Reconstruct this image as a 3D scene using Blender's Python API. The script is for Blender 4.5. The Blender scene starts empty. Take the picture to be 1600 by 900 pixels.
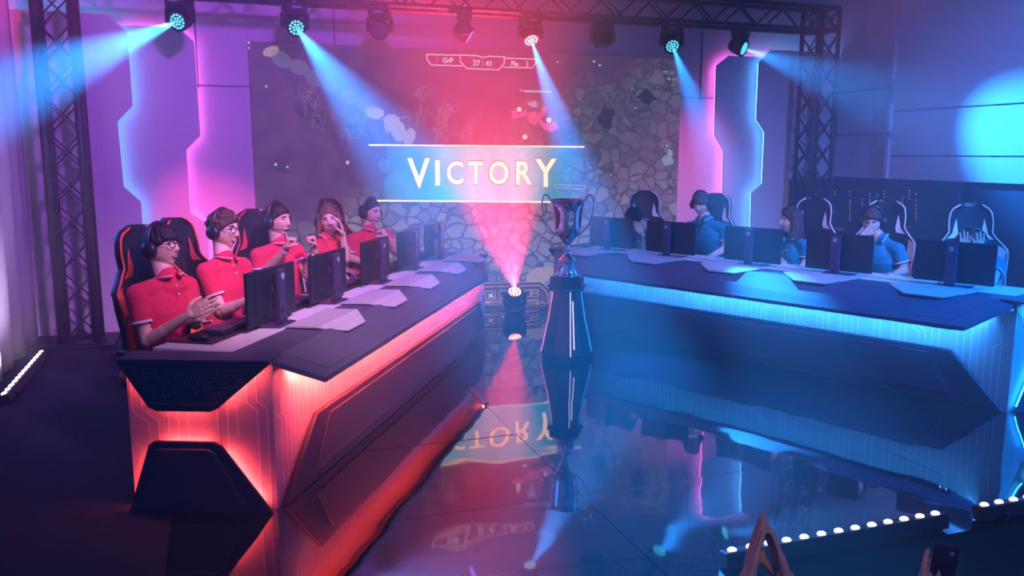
import bpy, bmesh, math, random
import numpy as np
from math import sin, cos, pi, radians, sqrt, atan2
random.seed(7)
S = bpy.context.scene
COL = S.collection

# ------------------------------------------------------------------ camera
F = 1308.0; CAMZ = 1.757; TH = atan2(210, F); YAW = radians(19.2)
FW = np.array([sin(YAW)*cos(TH), cos(YAW)*cos(TH), -sin(TH)])
RT = np.array([cos(YAW), -sin(YAW), 0.0])
UP = np.cross(RT, FW)
CC = np.array([0, 0, CAMZ])
cd = bpy.data.cameras.new('camera'); cam = bpy.data.objects.new('camera', cd); COL.objects.link(cam)
cd.sensor_width = 36; cd.lens = 36*F/1600; cd.clip_start = 0.05; cd.clip_end = 60
cam.location = (0, 0, CAMZ); cam.rotation_euler = (pi/2-TH, 0, -YAW)
S.camera = cam
S.view_settings.view_transform = 'Standard'; S.view_settings.look = 'None'
S.view_settings.exposure = -0.08; S.view_settings.gamma = 1.0; S.view_settings.use_curve_mapping = False
S.cycles.use_denoising = True
try: S.cycles.denoiser = 'OPENIMAGEDENOISE'
except Exception: pass
S.cycles.max_bounces = 6; S.cycles.diffuse_bounces = 2; S.cycles.glossy_bounces = 4; S.cycles.volume_bounces = 0
S.cycles.transmission_bounces = 2; S.cycles.transparent_max_bounces = 8
S.cycles.sample_clamp_indirect = 4.0; S.cycles.caustics_reflective = False; S.cycles.caustics_refractive = False
S.cycles.blur_glossy = 0.3

def ray(x, y): return FW + RT*(x-800)/F - UP*(y-450)/F
def dp(x, y, d): return CC + ray(x, y)*d
def atY(x, y, Y):
    r = ray(x, y); return CC + r*Y/r[1]
def atX(x, y, X):
    r = ray(x, y); return CC + r*X/r[0]

# ------------------------------------------------------------------ world and light
w = bpy.data.worlds.new('world'); S.world = w; w.use_nodes = True
bg = w.node_tree.nodes['Background']; bg.inputs[0].default_value = (0.035, 0.12, 0.62, 1); bg.inputs[1].default_value = 0.65

def spot(name, loc, tgt, col, power, deg, blend=0.4, r=0.06):
    l = bpy.data.lights.new(name, 'SPOT'); l.color = col; l.energy = power
    l.spot_size = radians(deg); l.spot_blend = blend; l.shadow_soft_size = r
    o = bpy.data.objects.new(name, l); COL.objects.link(o); o.location = loc
    d = np.array(tgt, float)-np.array(loc, float)
    from mathutils import Vector
    o.rotation_euler = Vector(d).to_track_quat('-Z', 'Y').to_euler()
    return o
HAZE = 0.044; BP = 32.0
PINK = (1.0, 0.16, 0.55); BLUE = (0.015, 0.28, 1.0); RED = (1.0, 0.03, 0.07); VIO = (0.36, 0.22, 1.0)
# unseen washes high at the front, added as coloured ambient and front fill
spot('fill_wash', (1.0, 3.0, 4.5), (-0.6, 8.6, 1.2), (0.42, 0.085, 0.92), 2200, 75, 1.0, 0.25)
spot('fill_wash', (6.4, 3.4, 4.5), (6.6, 8.0, 0.2), (0.10, 0.20, 0.85), 1900, 62, 1.0, 0.25)
spot('fill_wash', (6.2, 0.8, 4.5), (4.4, 5.2, 0.2), (0.0, 0.20, 0.95), 7500, 55, 1.0, 0.25)
spot('fill_wash', (1.9, 1.4, 4.3), (0.7, 5.8, 0.9), (1.0, 0.52, 0.82), 2300, 36, 0.9, 0.2)
spot('fill_wash', (3.0, 1.6, 4.5), (5.3, 7.0, 1.0), (1.0, 0.55, 0.95), 1000, 32, 0.9, 0.2)
# red and pink beams crossing from above the two corners
spot('corner_light', (-1.55, 5.0, 4.55), (-0.05, 9.0, 0.9), (1.0, 0.05, 0.26), 3300, 15, 1.0, 0.05)
spot('corner_light', (7.2, 5.4, 4.55), (5.2, 9.0, 1.4), (1.0, 0.05, 0.26), 1700, 22, 1.0, 0.05)
spot('corner_light', (-0.6, 6.0, 4.55), (-1.75, 7.9, 3.6), (1.0, 0.03, 0.30), 900, 34, 1.0, 0.05)
# dim warm spot added out of view to brighten the clapping hands
spot('hand_fill', (0.4, -0.6, 3.6), (1.45, 1.75, 0.6), (1.0, 0.55, 0.42), 120, 16, 0.8, 0.1)

# ------------------------------------------------------------------ materials
def mat(name, col, rough=0.5, metal=0.0, em=None, st=0.0, bump=0.0, bscale=40.0, spec=0.5, ior=1.45, var=0.0, vscale=6.0):
    m = bpy.data.materials.new(name); m.use_nodes = True
    nt = m.node_tree; b = nt.nodes['Principled BSDF']
    b.inputs['Base Color'].default_value = (*col, 1); b.inputs['Roughness'].default_value = rough
    b.inputs['Metallic'].default_value = metal; b.inputs['IOR'].default_value = ior
    b.inputs['Specular IOR Level'].default_value = spec
    tc = nt.nodes.new('ShaderNodeTexCoord')
    n = nt.nodes.new('ShaderNodeTexNoise'); n.inputs['Scale'].default_value = vscale; n.inputs['Detail'].default_value = 3
    nt.links.new(tc.outputs['Object'], n.inputs['Vector'])
    if var:
        r = nt.nodes.new('ShaderNodeMix'); r.data_type = 'RGBA'
        r.inputs['A'].default_value = (*[c*(1-var) for c in col], 1); r.inputs['B'].default_value = (*[min(1, c*(1+var)) for c in col], 1)
        nt.links.new(n.outputs['Fac'], r.inputs['Factor']); nt.links.new(r.outputs['Result'], b.inputs['Base Color'])
    if bump:
        n2 = nt.nodes.new('ShaderNodeTexNoise'); n2.inputs['Scale'].default_value = bscale; n2.inputs['Detail'].default_value = 4
        bp = nt.nodes.new('ShaderNodeBump'); bp.inputs['Strength'].default_value = bump; bp.inputs['Distance'].default_value = 0.02
        nt.links.new(tc.outputs['Object'], n2.inputs['Vector']); nt.links.new(n2.outputs['Fac'], bp.inputs['Height'])
        nt.links.new(bp.outputs['Normal'], b.inputs['Normal'])
    if em:
        b.inputs['Emission Color'].default_value = (*em, 1); b.inputs['Emission Strength'].default_value = st
    return m
def glow(name, col, st, sample=True):
    m = mat(name, (0.02, 0.02, 0.02), 0.5, em=col, st=st)
    m.cycles.emission_sampling = 'AUTO' if sample else 'NONE'
    return m
M = dict(
    wall=mat('painted_wall', (0.62, 0.60, 0.66), 0.75, bump=0.05, var=0.04, vscale=2),
    wallside=mat('side_wall_panels', (0.55, 0.58, 0.66), 0.6, bump=0.03),
    groove=mat('dark_joint', (0.08, 0.07, 0.1), 0.9),  # dark lines along the wall panel joints
    panel=mat('decor_panel_paint', (0.60, 0.56, 0.64), 0.7, bump=0.02),
    pegboard=mat('dark_equipment_panel', (0.035, 0.04, 0.09), 0.6, var=0.2),
    curtain=mat('curtain_cloth', (0.42, 0.36, 0.46), 0.9, bump=0.1, bscale=80),
    ceil=mat('ceiling_black', (0.02, 0.02, 0.025), 0.9),
    black=mat('black_metal', (0.02, 0.02, 0.024), 0.45, 0.2, bump=0.02),
    blackpl=mat('black_plastic', (0.018, 0.018, 0.022), 0.4, bump=0.02, bscale=200),
    truss=mat('truss_black_metal', (0.05, 0.045, 0.06), 0.5, 0.3, bump=0.03),
    silver=mat('clamp_silver', (0.7, 0.7, 0.75), 0.3, 1.0),
    chrome=mat('polished_silver', (0.93, 0.93, 0.96), 0.10, 1.0, bump=0.004, bscale=12),
    wood=mat('dark_plinth', (0.05, 0.02, 0.03), 0.25, var=0.3),
    pedestal=mat('pedestal_dark', (0.02, 0.022, 0.04), 0.35),
    darktop=mat('dark_textured_top', (0.095, 0.09, 0.16), 0.5, bump=0.25, bscale=260, var=0.15),
    darkpanel=mat('dark_front_panel', (0.042, 0.042, 0.075), 0.42, bump=0.06, bscale=150),
    darkinset=mat('dark_inset_panel', (0.056, 0.055, 0.092), 0.38, bump=0.05, bscale=150),
    worktop=mat('white_worktop', (0.78, 0.77, 0.8), 0.35),
    flap=mat('grey_cover_plate', (0.50, 0.49, 0.55), 0.5, bump=0.02),
    lit=mat('pale_side_panel', (0.42, 0.41, 0.47), 0.5, var=0.05),
    circuit=mat('white_inlay_line', (0.9, 0.88, 0.9), 0.4),
    stud=mat('small_metal_stud', (0.75, 0.75, 0.8), 0.3, 0.8),
    monitor=mat('monitor_shell', (0.012, 0.015, 0.03), 0.42, bump=0.03, bscale=250),
    stand=mat('monitor_stand', (0.07, 0.055, 0.13), 0.3, 0.3),
    badge=mat('grey_badge', (0.33, 0.33, 0.42), 0.4),
    leather=mat('black_chair_leather', (0.016, 0.016, 0.024), 0.38, bump=0.12, bscale=60),
    orange=mat('orange_chair_leather', (0.85, 0.12, 0.04), 0.5, bump=0.05),
    redl=mat('red_chair_leather', (0.62, 0.03, 0.06), 0.5, bump=0.05),
    whitel=mat('white_chair_leather', (0.75, 0.72, 0.78), 0.45, bump=0.05),
    skin=mat('skin_light', (0.72, 0.45, 0.36), 0.5, bump=0.05, bscale=90, var=0.05, vscale=20),
    skin2=mat('skin_tan', (0.60, 0.36, 0.28), 0.5, bump=0.05, bscale=90, var=0.05, vscale=20),
    redshirt=mat('red_polo_cloth', (0.66, 0.022, 0.075), 0.85, bump=0.35, bscale=22, var=0.1, vscale=14),
    blueshirt=mat('blue_polo_cloth', (0.008, 0.20, 0.29), 0.85, bump=0.35, bscale=22, var=0.1, vscale=14),
    piping=mat('white_piping', (0.85, 0.83, 0.88), 0.7),
    jeans=mat('dark_jeans', (0.02, 0.03, 0.075), 0.85, bump=0.2, bscale=60),
    hair=mat('black_hair', (0.014, 0.011, 0.014), 0.42, bump=0.35, bscale=240),
    hairb=mat('brown_hair', (0.075, 0.035, 0.028), 0.5, bump=0.35, bscale=240),
    hairf=mat('auburn_hair', (0.17, 0.075, 0.05), 0.5, bump=0.35, bscale=240),
    hairg=mat('ash_hair', (0.10, 0.075, 0.07), 0.5, bump=0.35, bscale=240),
    eyew=mat('eye_white', (0.8, 0.8, 0.8), 0.2), iris=mat('eye_dark', (0.03, 0.02, 0.02), 0.1),
    lips=mat('lip_skin', (0.50, 0.22, 0.20), 0.45), teeth=mat('teeth_white', (0.85, 0.84, 0.82), 0.3),
    headset=mat('headset_black', (0.02, 0.024, 0.035), 0.32), cable=mat('black_cable', (0.02, 0.02, 0.025), 0.5),
    phonegl=mat('phone_glass', (0.02, 0.015, 0.03), 0.1),
    whiteem=glow('white_led', (1.0, 0.93, 1.0), 9), ledcyan=glow('cyan_led', (0.08, 0.65, 1.0), 3.2, False),
    ledviolet=glow('violet_led', (0.25, 0.12, 1.0), 4, False), ledoff=mat('unlit_led', (0.25, 0.22, 0.3), 0.2),
    ledred=glow('red_led', (1.0, 0.16, 0.12), 22, False),
    stripblue=glow('blue_strip', (0.08, 0.40, 1.0), 20), strippink=glow('pink_strip', (1.0, 0.16, 0.80), 18),
    deskred=glow('red_desk_strip', (1.0, 0.05, 0.035), 1500), deskblue=glow('blue_desk_strip', (0.035, 0.34, 1.0), 330),
    pedw=glow('pedestal_white_line', (0.8, 0.72, 1.0), 1.2, False), pedb=glow('pedestal_blue_line', (0.02, 0.25, 1.0), 1.5, False),
    pedp=glow('pedestal_pink_line', (1.0, 0.2, 0.5), 1.2, False),
)

# ------------------------------------------------------------------ mesh helpers
def A(*p): return np.array(p, float)
def nrm(v):
    v = np.asarray(v, float); return v/(np.linalg.norm(v)+1e-12)
def basis(d, hint=(0, 0, 1)):
    d = nrm(d); h = A(*hint)
    if abs(d@h) > 0.97: h = A(1, 0, 0)
    a = nrm(np.cross(h, d)); return a, np.cross(d, a), d
class MB:
    def __init__(s): s.v = []; s.f = []
    def add(s, vs, fs):
        n = len(s.v); s.v += [tuple(map(float, p)) for p in vs]; s.f += [tuple(i+n for i in f) for f in fs]; return s
    def poly(s, pts): return s.add(pts, [tuple(range(len(pts)))])
    def box(s, c, size, ax=None):
        ex, ey, ez = ax if ax is not None else (A(1, 0, 0), A(0, 1, 0), A(0, 0, 1))
        c = A(*c); x, y, z = [q/2 for q in size]
        vs = [c+ex*i*x+ey*j*y+ez*k*z for k in (-1, 1) for i, j in ((-1, -1), (1, -1), (1, 1), (-1, 1))]
        return s.add(vs, [(3, 2, 1, 0), (4, 5, 6, 7), (0, 1, 5, 4), (1, 2, 6, 5), (2, 3, 7, 6), (3, 0, 4, 7)])
    def slab(s, pts, d):                       # polygon extruded by vector d
        n = len(pts); d = A(*d); a = [A(*p) for p in pts]
        return s.add(a+[p+d for p in a], [tuple(range(n))[::-1], tuple(range(n, 2*n))]+[(i, (i+1) % n, n+(i+1) % n, n+i) for i in range(n)])
    def loft(s, rings, caps=True, closed=False):
        n = len(rings[0]); vs = [p for r in rings for p in r]; fs = []
        m = len(rings)
        for k in range(m if closed else m-1):
            a = k*n; b = ((k+1) % m)*n
            fs += [(a+i, a+(i+1) % n, b+(i+1) % n, b+i) for i in range(n)]
        if caps and not closed: fs += [tuple(range(n))[::-1], tuple(range((m-1)*n, m*n))]
        return s.add(vs, fs)
    def tube(s, pts, r, n=8, closed=False):
        pts = [A(*p) for p in pts]; m = len(pts); rr = r if hasattr(r, '__len__') else [r]*m; rings = []
        px = None
        for i in range(m):
            if closed: d = pts[(i+1) % m]-pts[i-1]
            else: d = pts[min(i+1, m-1)]-pts[max(i-1, 0)]
            d = nrm(d)
            if px is None: px = basis(d)[0]
            px = nrm(px-d*(px@d)); py = np.cross(d, px)
            rings.append([pts[i]+(px*cos(2*pi*k/n)+py*sin(2*pi*k/n))*rr[i] for k in range(n)])
        return s.loft(rings, closed=closed)
    def cap(s, a, b, ra, rb, n=14):            # rounded tapered limb
        a = A(*a); b = A(*b); L = np.linalg.norm(b-a); x, y, d = basis(b-a)
        rings = []
        for t in (-0.97, -0.75, -0.4, 0): rings.append((a+d*ra*t, ra*sqrt(1-t*t)))
        for t in (0, 0.4, 0.75, 0.97): rings.append((b+d*rb*t, rb*sqrt(1-t*t)))
        return s.loft([[c+(x*cos(2*pi*k/n)+y*sin(2*pi*k/n))*r for k in range(n)] for c, r in rings])
    def ell(s, c, rad, ax=None, n=16, m=10):
        ex, ey, ez = ax if ax is not None else (A(1, 0, 0), A(0, 1, 0), A(0, 0, 1)); c = A(*c); R = []
        for j in range(m+1):
            t = max(0.02, min(pi-0.02, pi*j/m))
            R.append([c+ex*rad[0]*sin(t)*cos(2*pi*k/n)+ey*rad[1]*sin(t)*sin(2*pi*k/n)-ez*rad[2]*cos(t) for k in range(n)])
        return s.loft(R)
    def lathe(s, prof, c=(0, 0, 0), n=40, ax=None):
        ex, ey, ez = ax if ax is not None else (A(1, 0, 0), A(0, 1, 0), A(0, 0, 1)); c = A(*c)
        return s.loft([[c+ez*z+(ex*cos(2*pi*k/n)+ey*sin(2*pi*k/n))*max(r, 1e-4) for k in range(n)] for r, z in prof])
    def torus(s, c, R, r, ax=None, n=28, m=8, arc=(0, 2*pi), sc=(1, 1)):
        ex, ey, ez = ax if ax is not None else (A(1, 0, 0), A(0, 1, 0), A(0, 0, 1)); c = A(*c)
        full = abs(arc[1]-arc[0]-2*pi) < 1e-6
        pts = [c+(ex*cos(t)*sc[0]+ey*sin(t)*sc[1])*R for t in [arc[0]+(arc[1]-arc[0])*k/(n if full else n-1) for k in range(n)]]
        return s.tube(pts, r, m, closed=full)
    def build(s, name, m, parent=None, smooth=False, bevel=0, world=False, fix=True, tri=False):
        me = bpy.data.meshes.new(name); vs = s.v
        if world and parent is not None:
            o = np.zeros(3); q = parent
            while q: o += np.array(q.location); q = q.parent
            vs = [(p[0]-o[0], p[1]-o[1], p[2]-o[2]) for p in vs]
        me.from_pydata(vs, [], s.f); me.update()
        if fix:
            bm = bmesh.new(); bm.from_mesh(me); bmesh.ops.recalc_face_normals(bm, faces=bm.faces)
            if tri: bmesh.ops.triangulate(bm, faces=bm.faces, ngon_method='EAR_CLIP')
            bm.to_mesh(me); bm.free()
        me.materials.append(M[m] if isinstance(m, str) else m)
        if smooth: me.polygons.foreach_set('use_smooth', [True]*len(me.polygons))
        ob = bpy.data.objects.new(name, me); COL.objects.link(ob); ob.parent = parent
        if bevel:
            b = ob.modifiers.new('bevel', 'BEVEL'); b.width = bevel; b.segments = 2; b.limit_method = 'ANGLE'; b.angle_limit = radians(35)
        return ob
def tag(o, label, cat, group=None, kind=None):
    if label: o['label'] = label
    if cat: o['category'] = cat
    if group: o['group'] = group
    if kind: o['kind'] = kind
    return o
def empty(name, loc=(0, 0, 0), rz=0):
    o = bpy.data.objects.new(name, None); COL.objects.link(o); o.location = tuple(map(float, loc)); o.rotation_euler = (0, 0, rz)
    o.empty_display_size = 0.1
    return o
def struct(o): o['kind'] = 'structure'; return o
def copy_tree(o, parent=None):
    c = o.copy(); COL.objects.link(c); c.parent = parent
    for ch in list(o.children): copy_tree(ch, c)
    return c
def voxelize(mb, vox, smooth=3, name='tmp'):   # merge overlapping closed shapes into one continuous skin
    me = bpy.data.meshes.new(name); me.from_pydata(mb.v, [], mb.f)
    bm = bmesh.new(); bm.from_mesh(me)
    bmesh.ops.recalc_face_normals(bm, faces=bm.faces); bm.to_mesh(me); bm.free()
    ob = bpy.data.objects.new(name, me); COL.objects.link(ob)
    r = ob.modifiers.new('r', 'REMESH'); r.mode = 'VOXEL'; r.voxel_size = vox; r.use_smooth_shade = True
    if smooth:
        q = ob.modifiers.new('s', 'SMOOTH'); q.iterations = smooth; q.factor = 0.5
    dg = bpy.context.evaluated_depsgraph_get(); ev = ob.evaluated_get(dg)
    out = bpy.data.meshes.new_from_object(ev); bpy.data.objects.remove(ob)
    return out
def mesh_ob(name, me, m, parent=None, origin=None):
    if origin is not None:
        n = len(me.vertices); co = np.empty(n*3); me.vertices.foreach_get('co', co); co = co.reshape(-1, 3)-np.array(origin); me.vertices.foreach_set('co', co.ravel())
    me.materials.clear(); me.materials.append(M[m]); me.polygons.foreach_set('use_smooth', [True]*len(me.polygons))
    o = bpy.data.objects.new(name, me); COL.objects.link(o); o.parent = parent; return o
FONT_CACHE = {}
def text_mesh(txt, size, depth=0.004, offset=0.0):
    cu = bpy.data.curves.new('t', 'FONT'); cu.body = txt; cu.size = size; cu.extrude = depth; cu.offset = offset; cu.resolution_u = 4
    o = bpy.data.objects.new('t', cu); COL.objects.link(o)
    me = bpy.data.meshes.new_from_object(o.evaluated_get(bpy.context.evaluated_depsgraph_get()))
    bpy.data.objects.remove(o); return me

# ------------------------------------------------------------------ room
WY = 9.137; STAGE_Y = 2.80; XL = -1.78; XR = 7.5; CEIL = 4.7
# floor: glossy black stage panels, each lying a hair off level
fl = MB(); TS = 1.0; rr = random.Random(3)
x0 = -0.30
while x0 < XR:
    y0 = STAGE_Y
    while y0 < WY:
        x1 = min(x0+TS*2, XR+0.01); y1 = min(y0+TS, WY)
        a, b = rr.uniform(-.0022, .0022), rr.uniform(-.0022, .0022); g = 0.002
        fl.add([(x0+g, y0+g, -a-b), (x1-g, y0+g, a-b), (x1-g, y1-g, a+b), (x0+g, y1-g, -a+b)], [(0, 1, 2, 3)])
        y0 += TS
    x0 += TS*2
fm = bpy.data.materials.new('glossy_black_stage'); fm.use_nodes = True
nt = fm.node_tree; b = nt.nodes['Principled BSDF']
b.inputs['Base Color'].default_value = (0.006, 0.007, 0.012, 1); b.inputs['Roughness'].default_value = 0.035; b.inputs['IOR'].default_value = 3.6
tc = nt.nodes.new('ShaderNodeTexCoord'); n1 = nt.nodes.new('ShaderNodeTexNoise'); n1.inputs['Scale'].default_value = 1.7; n1.inputs['Detail'].default_value = 1.5
bp = nt.nodes.new('ShaderNodeBump'); bp.inputs['Strength'].default_value = 0.22; bp.inputs['Distance'].default_value = 0.022
nt.links.new(tc.outputs['Object'], n1.inputs['Vector']); nt.links.new(n1.outputs['Fac'], bp.inputs['Height']); nt.links.new(bp.outputs['Normal'], b.inputs['Normal'])
struct(fl.build('floor', fm, fix=False))
M['carpet'] = mat('dark_side_carpet', (0.012, 0.016, 0.03), 0.9, bump=.1, bscale=300)
struct(MB().poly([(XL-.4, STAGE_Y, -.001), (-.30, STAGE_Y, -.001), (-.30, WY, -.001), (XL-.4, WY, -.001)]).build('floor_side', 'carpet'))
M['stageside'] = mat('stage_side_black', (0.012, 0.012, 0.016), 0.7)
struct(MB().box(((XL+XR)/2, STAGE_Y+(WY-STAGE_Y)/2, -0.53), (XR-XL+0.6, WY-STAGE_Y-0.01, 1.03)).build('floor_platform', 'stageside'))
struct(MB().box((3, -0.2, -1.08), (14, 6.4, 0.06)).build('floor_audience', 'stageside'))
struct(MB().box((2.9, WY+0.06, 1.85), (9.8, 0.12, 5.9)).build('wall_back', 'wall'))
struct(MB().box((2.9, 5.5, CEIL+0.05), (9.8, 8, 0.1)).build('ceiling', 'ceil'))
# right wall: lower dark strip, upper pale panels stepping forward
struct(MB().box((XR+0.08, 7.9, 3.1), (0.16, 2.6, 3.25)).build('wall_right', 'wallside'))
mbw = MB()
for z0, z1 in ((1.46, 1.72), (1.735, 2.235), (2.25, 4.7)): mbw.box((XR+0.03, 5.2, (z0+z1)/2), (0.14, 5.5, z1-z0))
struct(mbw.build('wall_right_panels', 'wallside', bevel=0.004))
struct(MB().box((XR+0.10, 5.9, 0.73), (0.1, 6.6, 1.46)).build('wall_right_lower', 'pegboard'))
mbt = MB()
for yy, z0, z1 in ((7.96, 2.62, 4.6), (7.96, 2.02, 2.34), (7.96, 1.47, 1.93)): mbt.box((XR-0.05, yy, (z0+z1)/2), (0.05, 0.05, z1-z0))
struct(mbt.build('trim_1', 'wall'))
g = MB()
for z in (2.52, 1.99): g.box((XR-0.002, 8.5, z), (0.006, 0.95, 0.012))
struct(g.build('trim_2', 'groove'))
g = MB()
for z in (2.43,): g.box((2.85, WY-0.002, z), (6.6, 0.006, 0.010))
for x in (-0.14, 1.22, 5.62): g.box((x, WY-0.002, 3.55), (0.010, 0.006, 2.3))
struct(g.build('trim_3', 'groove'))
struct(MB().box((XL-0.45, 5.5, 1.85), (0.1, 7.5, 5.7)).build('wall_left', 'wall'))

# curtain on the left: one pleated cloth
def pleats(name, y0, y1, x, z0, z1, amp, per):
    n = int((y1-y0)/0.03); rows = []
    for k in range(9):
        t = k/8; z = z0+(z1-z0)*t
        rows.append([(x+amp*(0.6+0.4*t)*sin(2*pi*(y0+(y1-y0)*i/n)/per+0.7*sin(3.1*i/n*4))+0.01*sin(9*t+i*.3), y0+(y1-y0)*i/n, z) for i in range(n+1)])
    mb = MB(); vs = [p for r in rows for p in r]; N = n+1
    mb.add(vs, [(k*N+i, k*N+i+1, (k+1)*N+i+1, (k+1)*N+i) for k in range(8) for i in range(n)])
    o = mb.build(name, 'curtain', smooth=True, fix=False); sm = o.modifiers.new('thick', 'SOLIDIFY'); sm.thickness = 0.006
    return o
tag(pleats('stage_curtain', 4.6, 8.84, XL+0.09, 0.02, 4.5, 0.05, 0.42), 'pale pleated drape hanging down the left side of the stage behind the light bar', 'curtain')

# ------------------------------------------------------------------ decorative wall panels with light strips behind
def inset(p, q, s, side): # offset of the strip from the panel's edge, inward
    d = nrm(q-p); n = A(-d[2], 0, d[0])*side; return p+n*s, q+n*s
def decor(name, px, Y, edge_n, side, strip, label, extra, thick=0.03):
    pts = [atY(x, y, Y) for x, y in px]
    pts[0] = pts[0]; root = empty(name, (float(pts[0][0]), Y, 0))
    pts[0][2] = pts[1][2]; xf_ = max([q[0] for q in extra]) if side > 0 else min([q[0] for q in extra])
    ed = pts[1:]+[A(extra[0][0], Y, 0.02)]; bd = MB(); nE = len(ed)
    vs = []
    for yy in (Y, Y+thick):
        vs += [(p[0], yy, p[2]) for p in ed]+[(xf_, yy, p[2]) for p in ed]
    o2 = 2*nE; fs = []
    for i in range(nE-1):
        fs += [(i, i+1, nE+i+1, nE+i), (o2+i, o2+nE+i, o2+nE+i+1, o2+i+1), (i, o2+i, o2+i+1, i+1), (nE+i, nE+i+1, o2+nE+i+1, o2+nE+i)]
    fs += [(0, nE, o2+nE, o2), (nE-1, o2+nE-1, o2+2*nE-1, 2*nE-1)]
    bd.add(vs, fs).build('board', 'panel', root, world=True)
    st = MB()
    for i in range(len(pts)-1):
        p, q = inset(A(pts[i][0], Y+thick+0.014, pts[i][2]), A(pts[i+1][0], Y+thick+0.014, pts[i+1][2]), 0.014, side)
        c = (p+q)/2; d = nrm(q-p); n = np.cross(d, A(0, 1, 0)); st.box(c, (np.linalg.norm(q-p), 0.012, 0.010), (d, A(0, 1, 0), n))
    st.build('light_strip', strip, root, world=True)
    return tag(root, label, 'wall panel', 'light-edged wall panels')
Ya, Yb = 8.93, 9.04
Lb = decor('wall_panel', [(190, 38), (280, 43), (303, 65), (313, 212), (291, 234), (297, 333), (325, 350), (328, 440)], Yb, 0, -1, 'strippink',
  'tall zigzag-edged board with pink light along its edge, left of the big screen', [A(-0.12, 0, 0.02), A(-0.95, 0, 0.02), A(-0.95, 0, 2.95)])
La = decor('wall_panel', [(-60, 10), (168, 22), (198, 50), (207, 165), (183, 190), (193, 292), (220, 315), (228, 440)], Ya, 0, -1, 'stripblue',
  'tall zigzag-edged board with pale blue light along its edge, behind the left truss tower', [A(-0.73, 0, 0.02), A(-1.9, 0, 0.02)])
Rb = decor('wall_panel', [(1230, 88), (1140, 87), (1120, 103), (1117, 212), (1131, 236), (1127, 420)], Yb, 0, 1, 'strippink',
  'tall zigzag-edged board with pink light along its edge, right of the big screen', [A(5.86, 0, 0.02), A(6.7, 0, 0.02), A(6.7, 0, 2.97)])
Ra = decor('wall_panel', [(1330, 85), (1205, 78), (1187, 98), (1183, 187), (1196, 207), (1192, 287), (1175, 302), (1172, 420)], Ya, 0, 1, 'stripblue',
  'tall zigzag-edged board with pale blue light along its edge, behind the right truss tower', [A(6.27, 0, 0.02), A(7.48, 0, 0.02)])

# ------------------------------------------------------------------ equipment boards with tiny indicator lights low on the right
eb = empty('equipment_board', (7.0, 9.05, 0.0))
MB().box((7.13, 8.86, 0.74), (0.62, 0.06, 1.42)).build('board', 'pegboard', eb, world=True, bevel=0.005)
dots = MB(); M['dotem'] = glow('indicator_dot', (1.0, 0.35, 0.25), 0.9, False)
for col in [(1274, [302, 307]), (1294, [303]), (1305, [299, 303, 312]), (1317, [303, 312, 317])]:
    for y in col[1]:
        p = atY(col[0], y, 8.825); dots.box(p, (0.012, 0.006, 0.012))
for x, ys in [(1292, [317, 321, 326, 331, 335, 340, 348]), (1303, [331, 342]), (1315, [331, 344, 348]), (1309, [340])]:
    for y in ys: dots.box(atY(x, y, 8.825), (0.012, 0.006, 0.012))
dots.build('indicator_dots', 'dotem', eb, world=True)
tag(eb, 'dark equipment board with tiny orange dots at the foot of the right truss tower', 'equipment board')
M['dotp'] = glow('indicator_dot_pink', (0.9, 0.3, 0.6), 0.7, False); M['tape'] = mat('cream_label', (0.75, 0.72, 0.45), 0.6)
for i, (y0, y1, cols, txt, lab) in enumerate([
    (7.98, 8.80, [(1328, [299, 305, 313, 317, 321, 326, 331, 336, 340, 344]), (1347, [312, 317, 320]), (1359, [303, 307, 312, 316]), (1371, [303, 307]), (1382, [299, 303, 308, 313, 317, 320])], (1312, 357.5),
     'dark wall cabinet with cream label and pink dots, behind the man covering his face'),
    (6.9, 7.94, [(1410, [310, 315, 320, 325, 330]), (1421, [298, 303, 311]), (1431, [303, 313, 320, 326, 333, 338, 343])], (1417, 355),
     'dark wall cabinet with a small grey label, right of the one with the cream label')]):
    c = empty('wall_cabinet', (XR-0.05, (y0+y1)/2, 0))
    MB().box((XR-0.0, (y0+y1)/2, 0.75), (0.12, y1-y0, 1.38)).build('body', 'pegboard', c, world=True, bevel=0.006)
    d = MB()
    for x, ys in cols:
        for y in ys:
            p = atX(x, y, XR-0.065); d.box(p, (0.006, 0.012, 0.012))
    d.build('indicator_dots', 'dotp', c, world=True)
    p = atX(txt[0], txt[1], XR-0.065); MB().box(p, (0.006, 0.14, 0.025)).build('label', 'tape' if i == 0 else 'badge', c, world=True)
    tag(c, lab, 'cabinet')
# ------------------------------------------------------------------ big screen
SCR = 9.06
scr = empty('video_screen', (2.83, SCR, 0))
sm = bpy.data.materials.new('screen_picture'); sm.use_nodes = True; nt = sm.node_tree; N = nt.nodes; Lk = nt.links
b = N['Principled BSDF']; b.inputs['Base Color'].default_value = (0.03, 0.03, 0.04, 1); b.inputs['Roughness'].default_value = 0.5
tc = N.new('ShaderNodeTexCoord'); mp = N.new('ShaderNodeMapping'); mp.inputs['Scale'].default_value = (1, 1, 1.25); Lk.new(tc.outputs['Object'], mp.inputs['Vector'])
wn = N.new('ShaderNodeTexNoise'); wn.inputs['Scale'].default_value = 3; Lk.new(mp.outputs['Vector'], wn.inputs['Vector'])
add = N.new('ShaderNodeVectorMath'); add.operation = 'MULTIPLY_ADD'; Lk.new(wn.outputs['Color'], add.inputs[0]); add.inputs[1].default_value = (0.25, 0.25, 0.25); Lk.new(mp.outputs['Vector'], add.inputs[2])
vo = N.new('ShaderNodeTexVoronoi'); vo.feature = 'DISTANCE_TO_EDGE'; vo.inputs['Scale'].default_value = 6.2; Lk.new(add.outputs['Vector'], vo.inputs['Vector'])
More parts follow.
